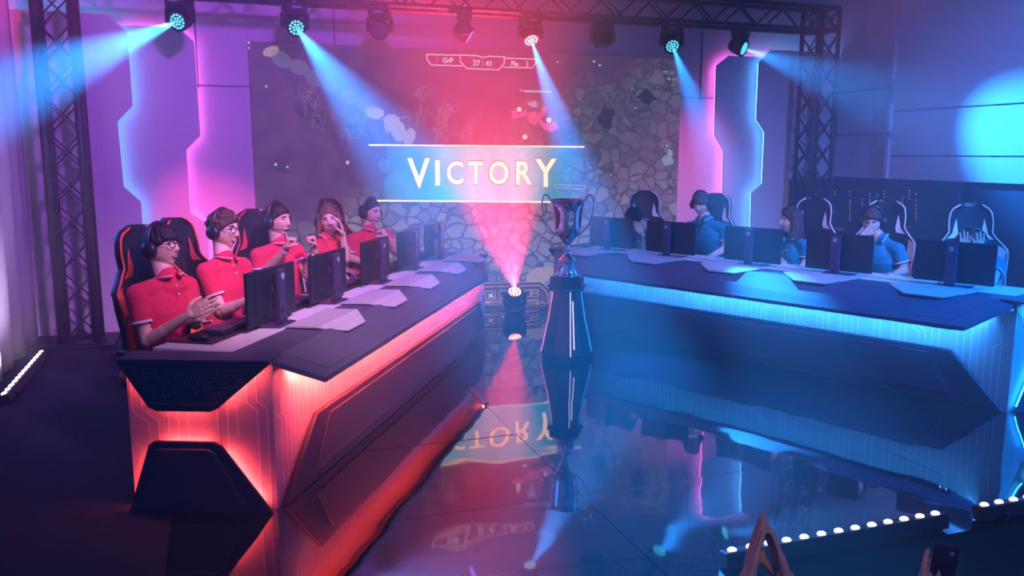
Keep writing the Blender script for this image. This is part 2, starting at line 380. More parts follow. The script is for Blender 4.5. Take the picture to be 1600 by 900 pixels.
vc = N.new('ShaderNodeTexVoronoi'); vc.inputs['Scale'].default_value = 6.2; Lk.new(add.outputs['Vector'], vc.inputs['Vector'])
rp = N.new('ShaderNodeValToRGB'); rp.color_ramp.elements[0].position = 0.02; rp.color_ramp.elements[1].position = 0.11; Lk.new(vo.outputs['Distance'], rp.inputs['Fac'])
cell = N.new('ShaderNodeMix'); cell.data_type = 'RGBA'; cell.inputs['A'].default_value = (0.085, 0.075, 0.145, 1); cell.inputs['B'].default_value = (0.17, 0.14, 0.20, 1)
sx = N.new('ShaderNodeSeparateXYZ'); Lk.new(vc.outputs['Color'], sx.inputs[0]); Lk.new(sx.outputs[0], cell.inputs['Factor'])
st = N.new('ShaderNodeMix'); st.data_type = 'RGBA'; st.inputs['A'].default_value = (0.07, 0.058, 0.105, 1); zr = N.new('ShaderNodeSeparateXYZ'); Lk.new(tc.outputs['Object'], zr.inputs[0]); zm = N.new('ShaderNodeMapRange'); Lk.new(zr.outputs[2], zm.inputs['Value']); zm.inputs['From Min'].default_value = 0.9; zm.inputs['From Max'].default_value = 1.8; zm.inputs['To Min'].default_value = 2.1; zm.inputs['To Max'].default_value = 1.0
vm2 = N.new('ShaderNodeVectorMath'); vm2.operation = 'SCALE'; Lk.new(cell.outputs['Result'], vm2.inputs[0]); Lk.new(zm.outputs[0], vm2.inputs['Scale']); Lk.new(vm2.outputs[0], st.inputs['B']); Lk.new(rp.outputs['Color'], st.inputs['Factor'])
# dark soil away from the cobbles
so = N.new('ShaderNodeSeparateXYZ'); Lk.new(tc.outputs['Object'], so.inputs[0])
bn = N.new('ShaderNodeTexNoise'); bn.inputs['Scale'].default_value = 1.1; bn.inputs['Detail'].default_value = 4; Lk.new(tc.outputs['Object'], bn.inputs['Vector'])
m1 = N.new('ShaderNodeMath'); m1.operation = 'MULTIPLY_ADD'; Lk.new(so.outputs[0], m1.inputs[0]); m1.inputs[1].default_value = 0.4; m1.inputs[2].default_value = 1.32
m2 = N.new('ShaderNodeMath'); m2.operation = 'MULTIPLY_ADD'; Lk.new(so.outputs[2], m2.inputs[0]); m2.inputs[1].default_value = -0.9; Lk.new(m1.outputs[0], m2.inputs[2])
m3 = N.new('ShaderNodeMath'); m3.operation = 'MULTIPLY_ADD'; Lk.new(bn.outputs['Fac'], m3.inputs[0]); m3.inputs[1].default_value = 1.2; Lk.new(m2.outputs[0], m3.inputs[2])
r2 = N.new('ShaderNodeValToRGB'); r2.color_ramp.elements[0].position = 0.0; r2.color_ramp.elements[1].position = 0.45; Lk.new(m3.outputs[0], r2.inputs['Fac'])
sn = N.new('ShaderNodeTexNoise'); sn.inputs['Scale'].default_value = 5; sn.inputs['Detail'].default_value = 6; Lk.new(tc.outputs['Object'], sn.inputs['Vector'])
soil = N.new('ShaderNodeMix'); soil.data_type = 'RGBA'; soil.inputs['A'].default_value = (0.015, 0.01, 0.07, 1); soil.inputs['B'].default_value = (0.15, 0.07, 0.16, 1); Lk.new(sn.outputs['Fac'], soil.inputs['Factor'])
fin = N.new('ShaderNodeMix'); fin.data_type = 'RGBA'; Lk.new(r2.outputs['Color'], fin.inputs['Factor']); Lk.new(soil.outputs['Result'], fin.inputs['A']); Lk.new(st.outputs['Result'], fin.inputs['B'])
Lk.new(fin.outputs['Result'], b.inputs['Emission Color']); b.inputs['Emission Strength'].default_value = 0.95
sm.cycles.emission_sampling = 'NONE'
MB().box((2.83, SCR+0.035, 1.445), (4.94, 0.06, 2.85)).build('picture', sm, scr, world=True)
def sp(px, layer=1): # points of the picture, in the plane of the screen
    return [A(*(lambda q: (q[0], SCR+0.004-0.002*layer, q[2]))(atY(x, y, SCR))) for x, y in px]
def spoly(name, px, col, stg=1.0, layer=1, parent=None):
    key = 'scr_%s' % (str(col)+str(stg))
    if key not in M: M[key] = glow('screen_colour', col, stg, False)
    mb = MB()
    if name in ('boulder', 'pale_rock', 'teal_rock', 'light_orb', 'dark_bush', 'figure_arm') and isinstance(px[0][0], (tuple, list)):
        return [MB().poly(sp(q, layer)).build(name, M[key], scr, world=True, fix=False) for q in px]
    for q in (px if isinstance(px[0][0], (tuple, list)) else [px]): mb.poly(sp(q, layer))
    return mb.build(name, M[key], parent or scr, world=True, fix=False)
def sline(name, paths, wd, col, stg=1.0, layer=2, parent=None):
    key = 'scr_%s' % (str(col)+str(stg))
    if key not in M: M[key] = glow('screen_colour', col, stg, False)
    mb = MB()
    for path in paths:
        P = sp(path, layer)
        for p, q in zip(P[:-1], P[1:]):
            d = nrm(q-p); n = A(-d[2], 0, d[0])*wd/2; e = d*wd*0.4
            mb.poly([p-e-n, q+e-n, q+e+n, p-e+n])
    return mb.build(name, M[key], parent or scr, world=True, fix=False)
rk = random.Random(11)
def blob(cx, cy, rx, ry, n=9, rot=0, j=0.15):
    return [(cx+rx*cos(2*pi*i/n)*(1+rk.uniform(-j, j))*cos(rot)-ry*sin(2*pi*i/n)*(1+rk.uniform(-j, j))*sin(rot),
             cy+rx*cos(2*pi*i/n)*sin(rot)+ry*sin(2*pi*i/n)*(1+rk.uniform(-j, j))*cos(rot)) for i in range(n)][::-1]
# path of boulders across the upper left of the picture
spoly('boulder', [blob(x, y, a, c, rot=r) for x, y, a, c, r in [(440, 92, 20, 13, .5), (468, 105, 17, 12, .5), (490, 121, 18, 12, .6), (515, 134, 15, 10, .5), (545, 150, 16, 10, .5), (570, 164, 17, 12, .6)]], (0.13, 0.12, 0.27), 1.0)
spoly('pale_rock', [blob(424, 80, 13, 8, rot=-.3), blob(585, 176, 16, 10, rot=.3), blob(612, 187, 14, 8, rot=.1), blob(622, 205, 18, 13, rot=1.2), blob(640, 214, 9, 14, rot=.3), blob(607, 196, 7, 10), blob(841, 432, 20, 14, rot=-.4), blob(857, 424, 10, 8)], (0.46, 0.31, 0.33), 1.0)
spoly('teal_rock', [blob(617, 285, 20, 16, rot=-.4), blob(600, 258, 9, 10)], (0.10, 0.16, 0.24), 1.0)
pl_ = []
for cx, cy, n, L, sp_ in [(652, 190, 12, 36, 26), (690, 190, 10, 40, 20), (490, 170, 10, 24, 30), (560, 205, 12, 16, 30), (528, 180, 9, 22, 22), (618, 306, 8, 16, 16), (735, 200, 7, 24, 16)]:
    for i in range(n):
        a = rk.uniform(-.5, .5); x = cx+rk.uniform(-sp_, sp_)/2; y = cy+rk.uniform(-4, 14); l = L*rk.uniform(.6, 1)
        pl_.append([(x, y), (x+l*sin(a)*.5, y-l*.5), (x+l*sin(a*1.8), y-l*cos(a))])
for cx, cy in [(470, 150), (500, 195), (540, 215), (560, 190), (700, 175), (660, 150), (640, 235), (600, 215), (720, 215), (690, 215)]:
    for i in range(9):
        a = rk.uniform(-1.2, 1.2); l = rk.uniform(8, 26); x = cx+rk.uniform(-12, 12); y = cy+rk.uniform(-6, 10)
        pl_.append([(x, y), (x+l*sin(a)*.4, y-l*.55), (x+l*sin(a*1.5)*.9, y-l*cos(a)*.9)])
sline('grass_blades', pl_, 0.004, (0.24, 0.23, 0.34), 1.0)
spoly('dark_bush', [blob(566, 208, 26, 13, 22, rot=.5, j=.4), blob(440, 258, 16, 10, 18, j=.4), blob(948, 182, 12, 19, 20, j=.45), blob(1012, 152, 14, 11, 18, j=.4), blob(490, 180, 28, 14, 22, rot=.6, j=.4)], (0.035, 0.028, 0.075), 1.0, layer=0.5)
spoly('bright_specks', [blob(x, y, r, r, 6) for x, y, r in [(431, 257, 2.4), (449, 261, 2), (543, 254, 3), (416, 135, 2), (871, 97, 1.4), (928, 96, 2), (937, 102, 2), (988, 138, 1.2), (993, 169, 1.4), (1046, 235, 1.6), (1048, 242, 1.4), (1042, 228, 1.4), (922, 262, 1.2), (955, 273, 1.2), (389, 67, 2), (389, 75, 2), (634, 183, 1.2), (629, 184, 1.2)]], (0.5, 0.55, 0.7), 1.2, layer=2)
spoly('pale_stump', [blob(1043, 251, 9, 9), blob(1047, 240, 5, 6)], (0.28, 0.36, 0.5), 1.0, layer=2)
# a little game figure: generic creature with two curved arms
spoly('game_figure', [[(826, 176), (838, 173), (842, 188), (836, 196), (828, 193), (823, 184)], [(838, 184), (848, 166), (856, 168), (850, 180), (842, 190)]], (0.62, 0.12, 0.28), 1.0, layer=3)
spoly('figure_arm', [[(824, 180), (812, 184), (800, 186), (800, 176), (797, 173), (806, 172), (810, 179), (822, 171)], [(840, 182), (850, 192), (862, 192), (866, 188), (873, 200), (862, 206), (850, 203), (843, 194)]], (0.75, 0.10, 0.35), 1.1, layer=3)
spoly('figure_head', [blob(834, 163, 6, 5), blob(828, 162, 3, 3)], (0.30, 0.33, 0.65), 1.0, layer=4)
spoly('light_orb', [blob(811, 171, 4, 4, 10, j=0), blob(857.5, 187.5, 4, 4, 10, j=0), blob(820, 214, 4, 4, 10, j=0)], (0.95, 0.7, 0.5), 1.2, layer=4)
spoly('health_bar', [[(818, 141), (861, 142), (861, 145), (818, 144)]], (0.25, 0.55, 0.65), 1.0, layer=4)
# victory banner
bm_ = bpy.data.materials.new('banner_picture'); bm_.use_nodes = True; nt = bm_.node_tree; b = nt.nodes['Principled BSDF']
b.inputs['Base Color'].default_value = (0.02, 0.03, 0.04, 1); tc = nt.nodes.new('ShaderNodeTexCoord')
n1 = nt.nodes.new('ShaderNodeTexNoise'); n1.inputs['Scale'].default_value = 3.5; n1.inputs['Detail'].default_value = 3; nt.links.new(tc.outputs['Object'], n1.inputs['Vector'])
mx = nt.nodes.new('ShaderNodeMix'); mx.data_type = 'RGBA'; mx.inputs['A'].default_value = (0.0, 0.24, 0.38, 1); mx.inputs['B'].default_value = (0.08, 0.56, 0.70, 1)
nt.links.new(n1.outputs['Fac'], mx.inputs['Factor']); nt.links.new(mx.outputs['Result'], b.inputs['Emission Color']); b.inputs['Emission Strength'].default_value = 1.9
bm_.cycles.emission_sampling = 'NONE'
sx2 = nt.nodes.new('ShaderNodeSeparateXYZ'); nt.links.new(tc.outputs['Object'], sx2.inputs[0])
rb = nt.nodes.new('ShaderNodeValToRGB'); cr = rb.color_ramp; cr.elements[0].position = 0.0; cr.elements[0].color = (0, 0, 0, 1); cr.elements[1].position = 0.3; cr.elements[1].color = (1, 1, 1, 1)
e3 = cr.elements.new(0.68); e3.color = (1, 1, 1, 1); e4 = cr.elements.new(1.0); e4.color = (0, 0, 0, 1)
mr = nt.nodes.new('ShaderNodeMapRange'); mr.inputs['From Min'].default_value = -1.2; mr.inputs['From Max'].default_value = 1.22; nt.links.new(sx2.outputs[0], mr.inputs['Value']); nt.links.new(mr.outputs[0], rb.inputs['Fac'])
tb = nt.nodes.new('ShaderNodeBsdfTransparent'); ms_ = nt.nodes.new('ShaderNodeMixShader'); nt.links.new(rb.outputs['Color'], ms_.inputs[0]); nt.links.new(tb.outputs[0], ms_.inputs[1]); nt.links.new(b.outputs[0], ms_.inputs[2]); nt.links.new(ms_.outputs[0], nt.nodes['Material Output'].inputs['Surface'])
ban = MB().poly(sp([(598, 312), (606, 229), (912, 231), (906, 316)], 2.5)).build('victory_banner', bm_, scr, world=True, fix=False)
sline('banner_edges', [[(577, 226.5), (912, 229.5)], [(590, 313.5), (905, 316)]], 0.016, (1.0, 0.72, 0.55), 2.2, layer=5)
def letters(name, txt, px, py0, py1, col, stg, bold=0.0, layer=6, squeeze=1.0, cx=True):
    # one text of given height placed on the screen plane; px = left x (or centre)
    p0 = atY(px, py1, SCR); p1 = atY(px, py0, SCR); h = p1[2]-p0[2]
    me = text_mesh(txt, h/0.70, 0.001, bold*h); n = len(me.vertices); co = np.empty(n*3); me.vertices.foreach_get('co', co); co = co.reshape(-1, 3)
    co[:, 0] *= squeeze
    xm = (co[:, 0].min()+co[:, 0].max())/2 if cx else co[:, 0].min()
    W = np.stack([co[:, 0]-xm+p0[0]-scr.location[0], np.full(n, SCR-0.002*layer-scr.location[1]), co[:, 1]+p0[2]], 1)
    me.vertices.foreach_set('co', W.ravel()); me.update()
    key = 'scr_%s' % (str(col)+str(stg))
    if key not in M: M[key] = glow('screen_colour', col, stg, False)
    me.materials.clear(); me.materials.append(M[key]); o = bpy.data.objects.new(name, me); COL.objects.link(o); o.parent = scr; return o
GOLD = (1.0, 0.60, 0.45)
for ch, x, y0, y1, sq in [('V', 654.5, 247, 292, 0.86), ('I', 683.5, 250, 289, 1.0), ('C', 711, 252, 287, 0.85), ('T', 743, 252, 287, 0.85), ('O', 779, 252, 287, 0.86), ('R', 818, 251, 288, 0.88), ('Y', 852, 248, 291, 0.88)]:
    letters('letter', ch, x, y0, y1, GOLD, 2.3, 0.022, squeeze=sq)
    letters('letter_rim', ch, x, y0-1.2, y1+1.2, (0.55, 0.22, 0.20), 1.0, 0.03, layer=5, squeeze=sq)
# score line
sline('score_frame', [[(667, 85), (719, 86.5)], [(667, 85), (667, 93), (674, 101.5), (723, 103)], [(719, 86), (719, 96), (729, 107), (779, 109), (787.5, 99), (788, 89), (763, 88), (756, 90), (750, 88.5), (744, 87), (719, 86)], [(788, 91), (837, 92.5), (837, 99), (831, 106), (786, 105)]], 0.010, (1.0, 0.62, 0.62), 1.1, layer=5)
spoly('score_back', [[(667, 101.5), (667, 85), (837, 92), (837, 106), (779, 109), (729, 107)]], (0.16, 0.03, 0.13), 1.0, layer=1.5)
WH = (0.95, 0.75, 0.85)
letters('team_name', 'GrP', 699.5, 90.5, 98, WH, 1.1, 0.02); letters('score', '2', 682, 89.5, 97.5, (0.75, 0.12, 0.14), 1.0)
letters('clock', '27 : 41', 753, 94.5, 103, WH, 1.0, 0.02); letters('team_name', 'Flo', 804, 95.5, 103, WH, 1.1, 0.02); letters('score', '3', 823, 96, 104, WH, 0.9)
letters('frame_counter', 'FPS: 122', 1044, 111, 115.5, (0.5, 0.5, 0.75), 1.0, cx=True); letters('frame_counter', '48 ms', 1048, 121, 125.5, (0.5, 0.5, 0.75), 1.0)
letters('level_mark', 'II', 813.5, 139, 143.5, WH, 1.0)
# second health bar over the cup, and the dashboard low in the picture
sline('health_bar', [[(866, 288.5), (914, 290), (914, 295), (866, 293.5), (866, 288.5)]], 0.006, (0.75, 0.55, 0.6), 1.0, layer=6)
spoly('dashboard', [[(690, 478), (690, 441), (845, 440), (852, 447), (862, 452), (862, 478)]], (0.10, 0.05, 0.085), 1.0, layer=2)
spoly('dashboard_stripe', [[(690, 474), (690, 471.5), (842, 469), (842, 477), (690, 479)]], (0.22, 0.10, 0.10), 1.0, layer=3)
sline('dashboard_frame', [[(690, 444), (846, 440), (853, 447), (860, 453), (860, 476)], [(690, 450), (843, 446), (851, 453), (856, 460), (856, 476)], [(690, 473), (840, 468.5), (840, 477)], [(843, 475.5), (847, 471), (852, 475.5), (847, 479.5)], [(759, 455), (774, 454.5), (774, 467), (759, 467.5), (759, 455)], [(780, 454), (795, 454), (795, 466.5), (780, 467), (780, 454)], [(819, 453.5), (829, 453), (829, 463), (819, 463.5), (819, 453.5)], [(831, 453), (841, 453), (841, 463), (831, 463), (831, 453)]], 0.006, (0.85, 0.45, 0.42), 1.0, layer=4)
spoly('dashboard_icons', [[(762, 458), (766, 460), (770, 456), (769, 461), (772, 465), (767, 464), (763, 466), (764, 462)], [(783, 466), (790, 458), (794, 456), (792, 466)], [(833.5, 457), (835, 457), (835, 459), (833.5, 459)], [(837, 457), (838.5, 457), (838.5, 459), (837, 459)]], (0.75, 0.65, 0.72), 1.0, layer=5)
letters('dashboard_text', 'Ng 1.3000', 757, 470.5, 474, (0.85, 0.7, 0.75), 1.0, layer=6)
tag(scr, 'huge wall screen showing the word VICTORY over a cobbled game map', 'screen')

# ------------------------------------------------------------------ lighting truss (one gantry)
TY0, TY1 = 8.45, 8.74; TZ0, TZ1 = 3.20, 3.46
tr = empty('truss_gantry', (2.8, 8.6, 0))
def lattice(name, a, b, side1, side2, rc=0.025, rd=0.011, step=0.29, parent=None, rungs=False):
    a = A(*a); b = A(*b); s1 = A(*side1); s2 = A(*side2); L = np.linalg.norm(b-a); d = (b-a)/L; mb = MB()
    cs = [a, a+s1, a+s1+s2, a+s2]
    for c in cs: mb.tube([c, c+d*L], rc, 10)
    n = max(2, int(L/step))
    for c0, c1 in ((0, 1), (1, 2), (2, 3), (3, 0)):
        for i in range(n):
            p, q = (cs[c0], cs[c1]) if i % 2 == 0 else (cs[c1], cs[c0])
            mb.tube([p+d*L*i/n, q+d*L*(i+1)/n], rd, 6)
            if rungs:
                mb.tube([q+d*L*i/n, p+d*L*(i+1)/n], rd, 6)
    for t in (0, 1):
        for c0, c1 in ((0, 1), (1, 2), (2, 3), (3, 0)): mb.tube([cs[c0]+d*L*t, cs[c1]+d*L*t], rd*1.6, 6)
    return mb.build(name, 'truss', parent, smooth=True, world=True)
lattice('crossbeam', (-1.43, TY0, TZ0), (7.05, TY0, TZ0), (0, 0.29, 0), (0, 0, 0.26), parent=tr)
lattice('tower', (-1.43, TY0, 0.03), (-1.43, TY0, TZ0), (0.29, 0, 0), (0, 0.29, 0), parent=tr, rungs=True, rc=0.034, rd=0.008)
lattice('tower', (6.76, TY0, 0.03), (6.76, TY0, TZ1), (0.29, 0, 0), (0, 0.29, 0), parent=tr, rungs=True, rc=0.028, rd=0.010)
for x in (-1.285, 6.905): MB().box((x, 8.6, 0.012), (0.6, 0.6, 0.024)).build('base_plate', 'black', tr, world=True, bevel=0.004)
tag(tr, 'black lattice truss gantry standing on two towers across the back of the stage', 'truss')

# ------------------------------------------------------------------ moving head lamps
def mover(name, top, face, on, label, floor=False, power=0, target=None, deg=12, lcol=BLUE, rad=0.012, group='moving head lamps on the truss'):
    # top = point where the base is fixed; face = direction of the lens
    face = nrm(face); s = -1 if not floor else 1
    root = empty(name, top); T = A(*top)
    yaw = atan2(face[1], face[0]); ex = A(-sin(yaw), cos(yaw), 0); ey = A(cos(yaw), sin(yaw), 0)
    if abs(face[2]) > 0.93: ex, ey = A(1, 0, 0), A(0, 1, 0)
    ez = A(0, 0, 1)
    MB().box(T+ez*s*0.055, (0.21, 0.16, 0.09), (ex, ey, ez)).build('base', 'black', root, world=True, bevel=0.015)
    if not floor:
        MB().box(T+ez*0.03, (0.03, 0.035, 0.07), (ex, ey, ez)).build('clamp', 'silver', root, world=True, bevel=0.004)
    MB().box(T+ez*s*0.055-ey*(-0.083), (0.09, 0.004, 0.018), (ex, ey, ez)).build('nameplate', 'badge', root, world=True)
    hc = T+ez*s*0.215
    y = MB().box(T+ez*s*0.112, (0.25, 0.10, 0.03), (ex, ey, ez))
    for q in (-1, 1): y.box(T+ex*q*0.112+ez*s*0.17, (0.032, 0.105, 0.14), (ex, ey, ez))
    y.build('yoke', 'black', root, world=True, bevel=0.012)
    bx, by, bz = basis(face)
    h = MB().lathe([(0.02, -0.125), (0.065, -0.12), (0.088, -0.06), (0.092, 0.0), (0.094, 0.045), (0.094, 0.058), (0.085, 0.058), (0.083, 0.045), (0.01, 0.045)], hc, 32, (bx, by, bz))
    hd = h.build('lamp_head', 'blackpl', root, smooth=False, world=True)
    l = MB(); pos = [(0, 0)]+[(0.030, 60*k) for k in range(6)]+[(0.060, 30*k+15) for k in range(12)]
    for r, a in pos:
        c = hc+bz*0.05+(bx*cos(radians(a))+by*sin(radians(a)))*r
        l.ell(c, (0.0115, 0.0115, 0.006), (bx, by, bz), 8, 6)
    l.build('lens_leds', on, hd, smooth=True, world=True)
    root['label'] = label; root['category'] = 'stage light'
    if group: root['group'] = group
    if power:
        spot('beam_light', hc+bz*0.075, target if target is not None else hc+bz*2, lcol, power*BP, deg*1.25, 1.0, rad)
    return root
def mtop(x, y): # where the base sits under the lower chord
    p = atY(x, y, 8.45); return (float(p[0]), 8.46, TZ0-0.03)
def aim(x, y, tgt):
    t = mtop(x, y); return nrm(A(*tgt)-(A(*t)-A(0, 0, 0.215)))
tg = [((282, 35), (-1.75, 6.2, 1.9), 'ledcyan', 'lit blue moving head lamp farthest left on the truss, sending its beam to the left', 900, 15),
      ((461, 43), (1.61, 4.2, 0.74), 'ledcyan', 'lit blue moving head lamp second from the left on the truss, beam slanting down right', 600, 13),
      ((594, 40), None, 'ledoff', 'unlit moving head lamp facing forward, third from the left on the truss', 0, 0),
      ((727, 50), None, 'ledviolet', 'moving head lamp turned sideways with dim violet lenses, above the score line', 0, 0),
      ((829, 62), (3.25, 6.0, 0.0), 'ledcyan', 'lit blue moving head lamp just right of the score line, beam pointing down', 500, 14),
      ((942, 50), None, 'ledoff', 'unlit moving head lamp pointing straight down, third from the right on the truss', 0, 0),
      ((1050, 73), (3.75, 4.5, 0.0), 'ledcyan', 'lit blue moving head lamp second from the right on the truss, beam pointing down', 340, 12),
      ((1157, 80), (7.5, 5.9, 1.70), 'ledcyan', 'lit blue moving head lamp farthest right on the truss, beam striking the right wall', 150, 26)]
for (xy, t, m, lab, pw, dg) in tg:
    f = aim(*xy, t) if t else {594: nrm(A(-0.35, -1, -0.25)), 727: nrm(A(0.75, -0.25, -0.5)), 942: nrm(A(0.1, -0.1, -1))}[xy[0]]
    mover('moving_head_lamp', mtop(*xy), f, m, lab, power=pw, target=t, deg=dg)
fp = (3.03, 8.62, 0.0)
mover('moving_head_lamp', fp, nrm(A(-0.1, -0.55, 0.8)), 'ledred', 'glowing red moving head lamp standing on the floor below the screen', floor=True, group='moving head lamp on the floor',
      power=360, target=(2.66, 8.2, 1.75), deg=44, lcol=RED)

# ------------------------------------------------------------------ white light bars along the stage edges
def lightbar(a, b, n, label, tilt, pw):
    a = A(*a); b = A(*b); L = np.linalg.norm(b-a); d = (b-a)/L; root = empty('light_bar', (a+b)/2)
    t = nrm(A(*tilt)); s = np.cross(d, t)
    c = (a+b)/2
    MB().box(c+A(0, 0, 0.045), (L, 0.07, 0.07), (d, s, t)).build('housing', 'black', root, world=True, bevel=0.008)
    for k in (0.12, 0.88): MB().box(a+d*L*k+A(0, 0, 0.02), (0.03, 0.12, 0.04), (d, s, A(0, 0, 1))).build('bracket', 'black', root, world=True, bevel=0.003)
    for i in range(n):
        p = a+d*L*(i+.5)/n+A(0, 0, 0.045)+t*0.036
        MB().ell(p, (0.020, 0.020, 0.012), (d, s, t), 12, 6).build('lens', 'whiteem', root, smooth=True, world=True)
    tag(root, label, 'light bar', 'white light bars'); return root
lightbar((1.95, 2.86, 0), (3.16, 2.86, 0), 13, 'black bar of glowing white lenses on the front stage edge beside the clapping hands', (0, 0.2, 1), 0)
lightbar((3.37, 2.86, 0), (4.5, 2.86, 0), 12, 'black bar of glowing white lenses in the bottom right corner on the front stage edge', (0, 0.2, 1), 0)
lightbar((-1.50, 6.55, 0), (-1.50, 8.0, 0), 13, 'black bar of glowing white lenses along the left edge under the drape', (-0.35, -0.1, 1), 0)
spot('bar_light', (-1.52, 7.2, 0.12), (-1.74, 7.2, 1.2), (0.85, 0.72, 1.0), 200, 120, 1.0, 0.3)
# small equipment case in the gloom at the left
cs = empty('flight_case', (-0.55, 7.35, 0))
MB().box((-0.55, 7.35, 0.26), (0.42, 0.4, 0.46)).build('body', 'blackpl', cs, world=True, bevel=0.01)
for z in (0.14, 0.27, 0.40): MB().box((-0.55, 7.145, z), (0.36, 0.02, 0.05)).build('drawer', 'badge', cs, world=True, bevel=0.004)
for x in (-.7, -.4):
    for y in (7.2, 7.5): MB().box((x, y, 0.015), (0.04, 0.04, 0.03)).build('foot', 'blackpl', cs, world=True)
tag(cs, 'small dark equipment case with three pale slots behind the nearest gaming chair', 'equipment case')

# ------------------------------------------------------------------ desks
class Fr:
    def __init__(s, o, u, v): s.o = A(*o); s.u = nrm(A(*u)); s.v = nrm(A(*v)); s.z = A(0, 0, 1)
    def __call__(s, u, v, z): return s.o+s.u*u+s.v*v+s.z*z
FL = Fr((0.214, 4.124, 0), (0.519, 0.855, 0), (0.855, -0.519, 0))
FR = Fr((5.025, 4.115, 0), (-0.410, 0.912, 0), (-0.912, -0.410, 0))
def inside(p, poly):
    c = False; n = len(poly)
    for i in range(n):
        a, b_ = poly[i], poly[i-1]
        if (a[1] > p[1]) != (b_[1] > p[1]) and p[0] < (b_[0]-a[0])*(p[1]-a[1])/(b_[1]-a[1])+a[0]: c = not c
    return c
def circuits(mb, O, ex, ey, n, poly, wd, hgt, gap, seed):
    r = random.Random(seed); wl = 0.0048; x = gap*0.6
    def seg(p, q):
        m = max(1, int(np.hypot(q[0]-p[0], q[1]-p[1])/0.012)); on = None
        pts = [(p[0]+(q[0]-p[0])*i/m, p[1]+(q[1]-p[1])*i/m) for i in range(m+1)]
        for a in pts+[None]:
            ok = a is not None and inside(a, poly)
            if ok and on is None: on = a
            if not ok and on is not None:
                if last != on:
                    d = nrm(A(last[0]-on[0], last[1]-on[1], 0)); s_ = A(-d[1], d[0], 0)*wl/2
                    W = lambda c, k, e: O+ex*(c[0]+k*s_[0]+e*d[0])+ey*(c[1]+k*s_[1]+e*d[1])+n
                    mb.poly([W(on, -1, -wl/3), W(last, -1, wl/3), W(last, 1, wl/3), W(on, 1, -wl/3)])
                on = None
            last = a
    while x < wd:
        t = r.random(); z0 = hgt*r.choice([0, 0, 0, 0.3, 0.5]); z1 = hgt*r.choice([1, 1, 1, 0.7, 0.85])
        if t < 0.45: seg((x, z0), (x, z1)); x += gap
        else:
            j = gap*r.choice([1, 1.6])*r.choice([1, -1]); zj = hgt*r.uniform(0.25, 0.75)
            xa, xb = (x, x+j) if j > 0 else (x-j, x)
            for k in range(2):
                o_ = k*gap
                seg((xa+o_, z0), (xa+o_, zj-k*0.01)); seg((xa+o_, zj-k*0.01), (xb+o_, zj+abs(j)*0.75-k*.01)); seg((xb+o_, zj+abs(j)*0.75-k*.01), (xb+o_, z1))
            x += gap*2+abs(j)
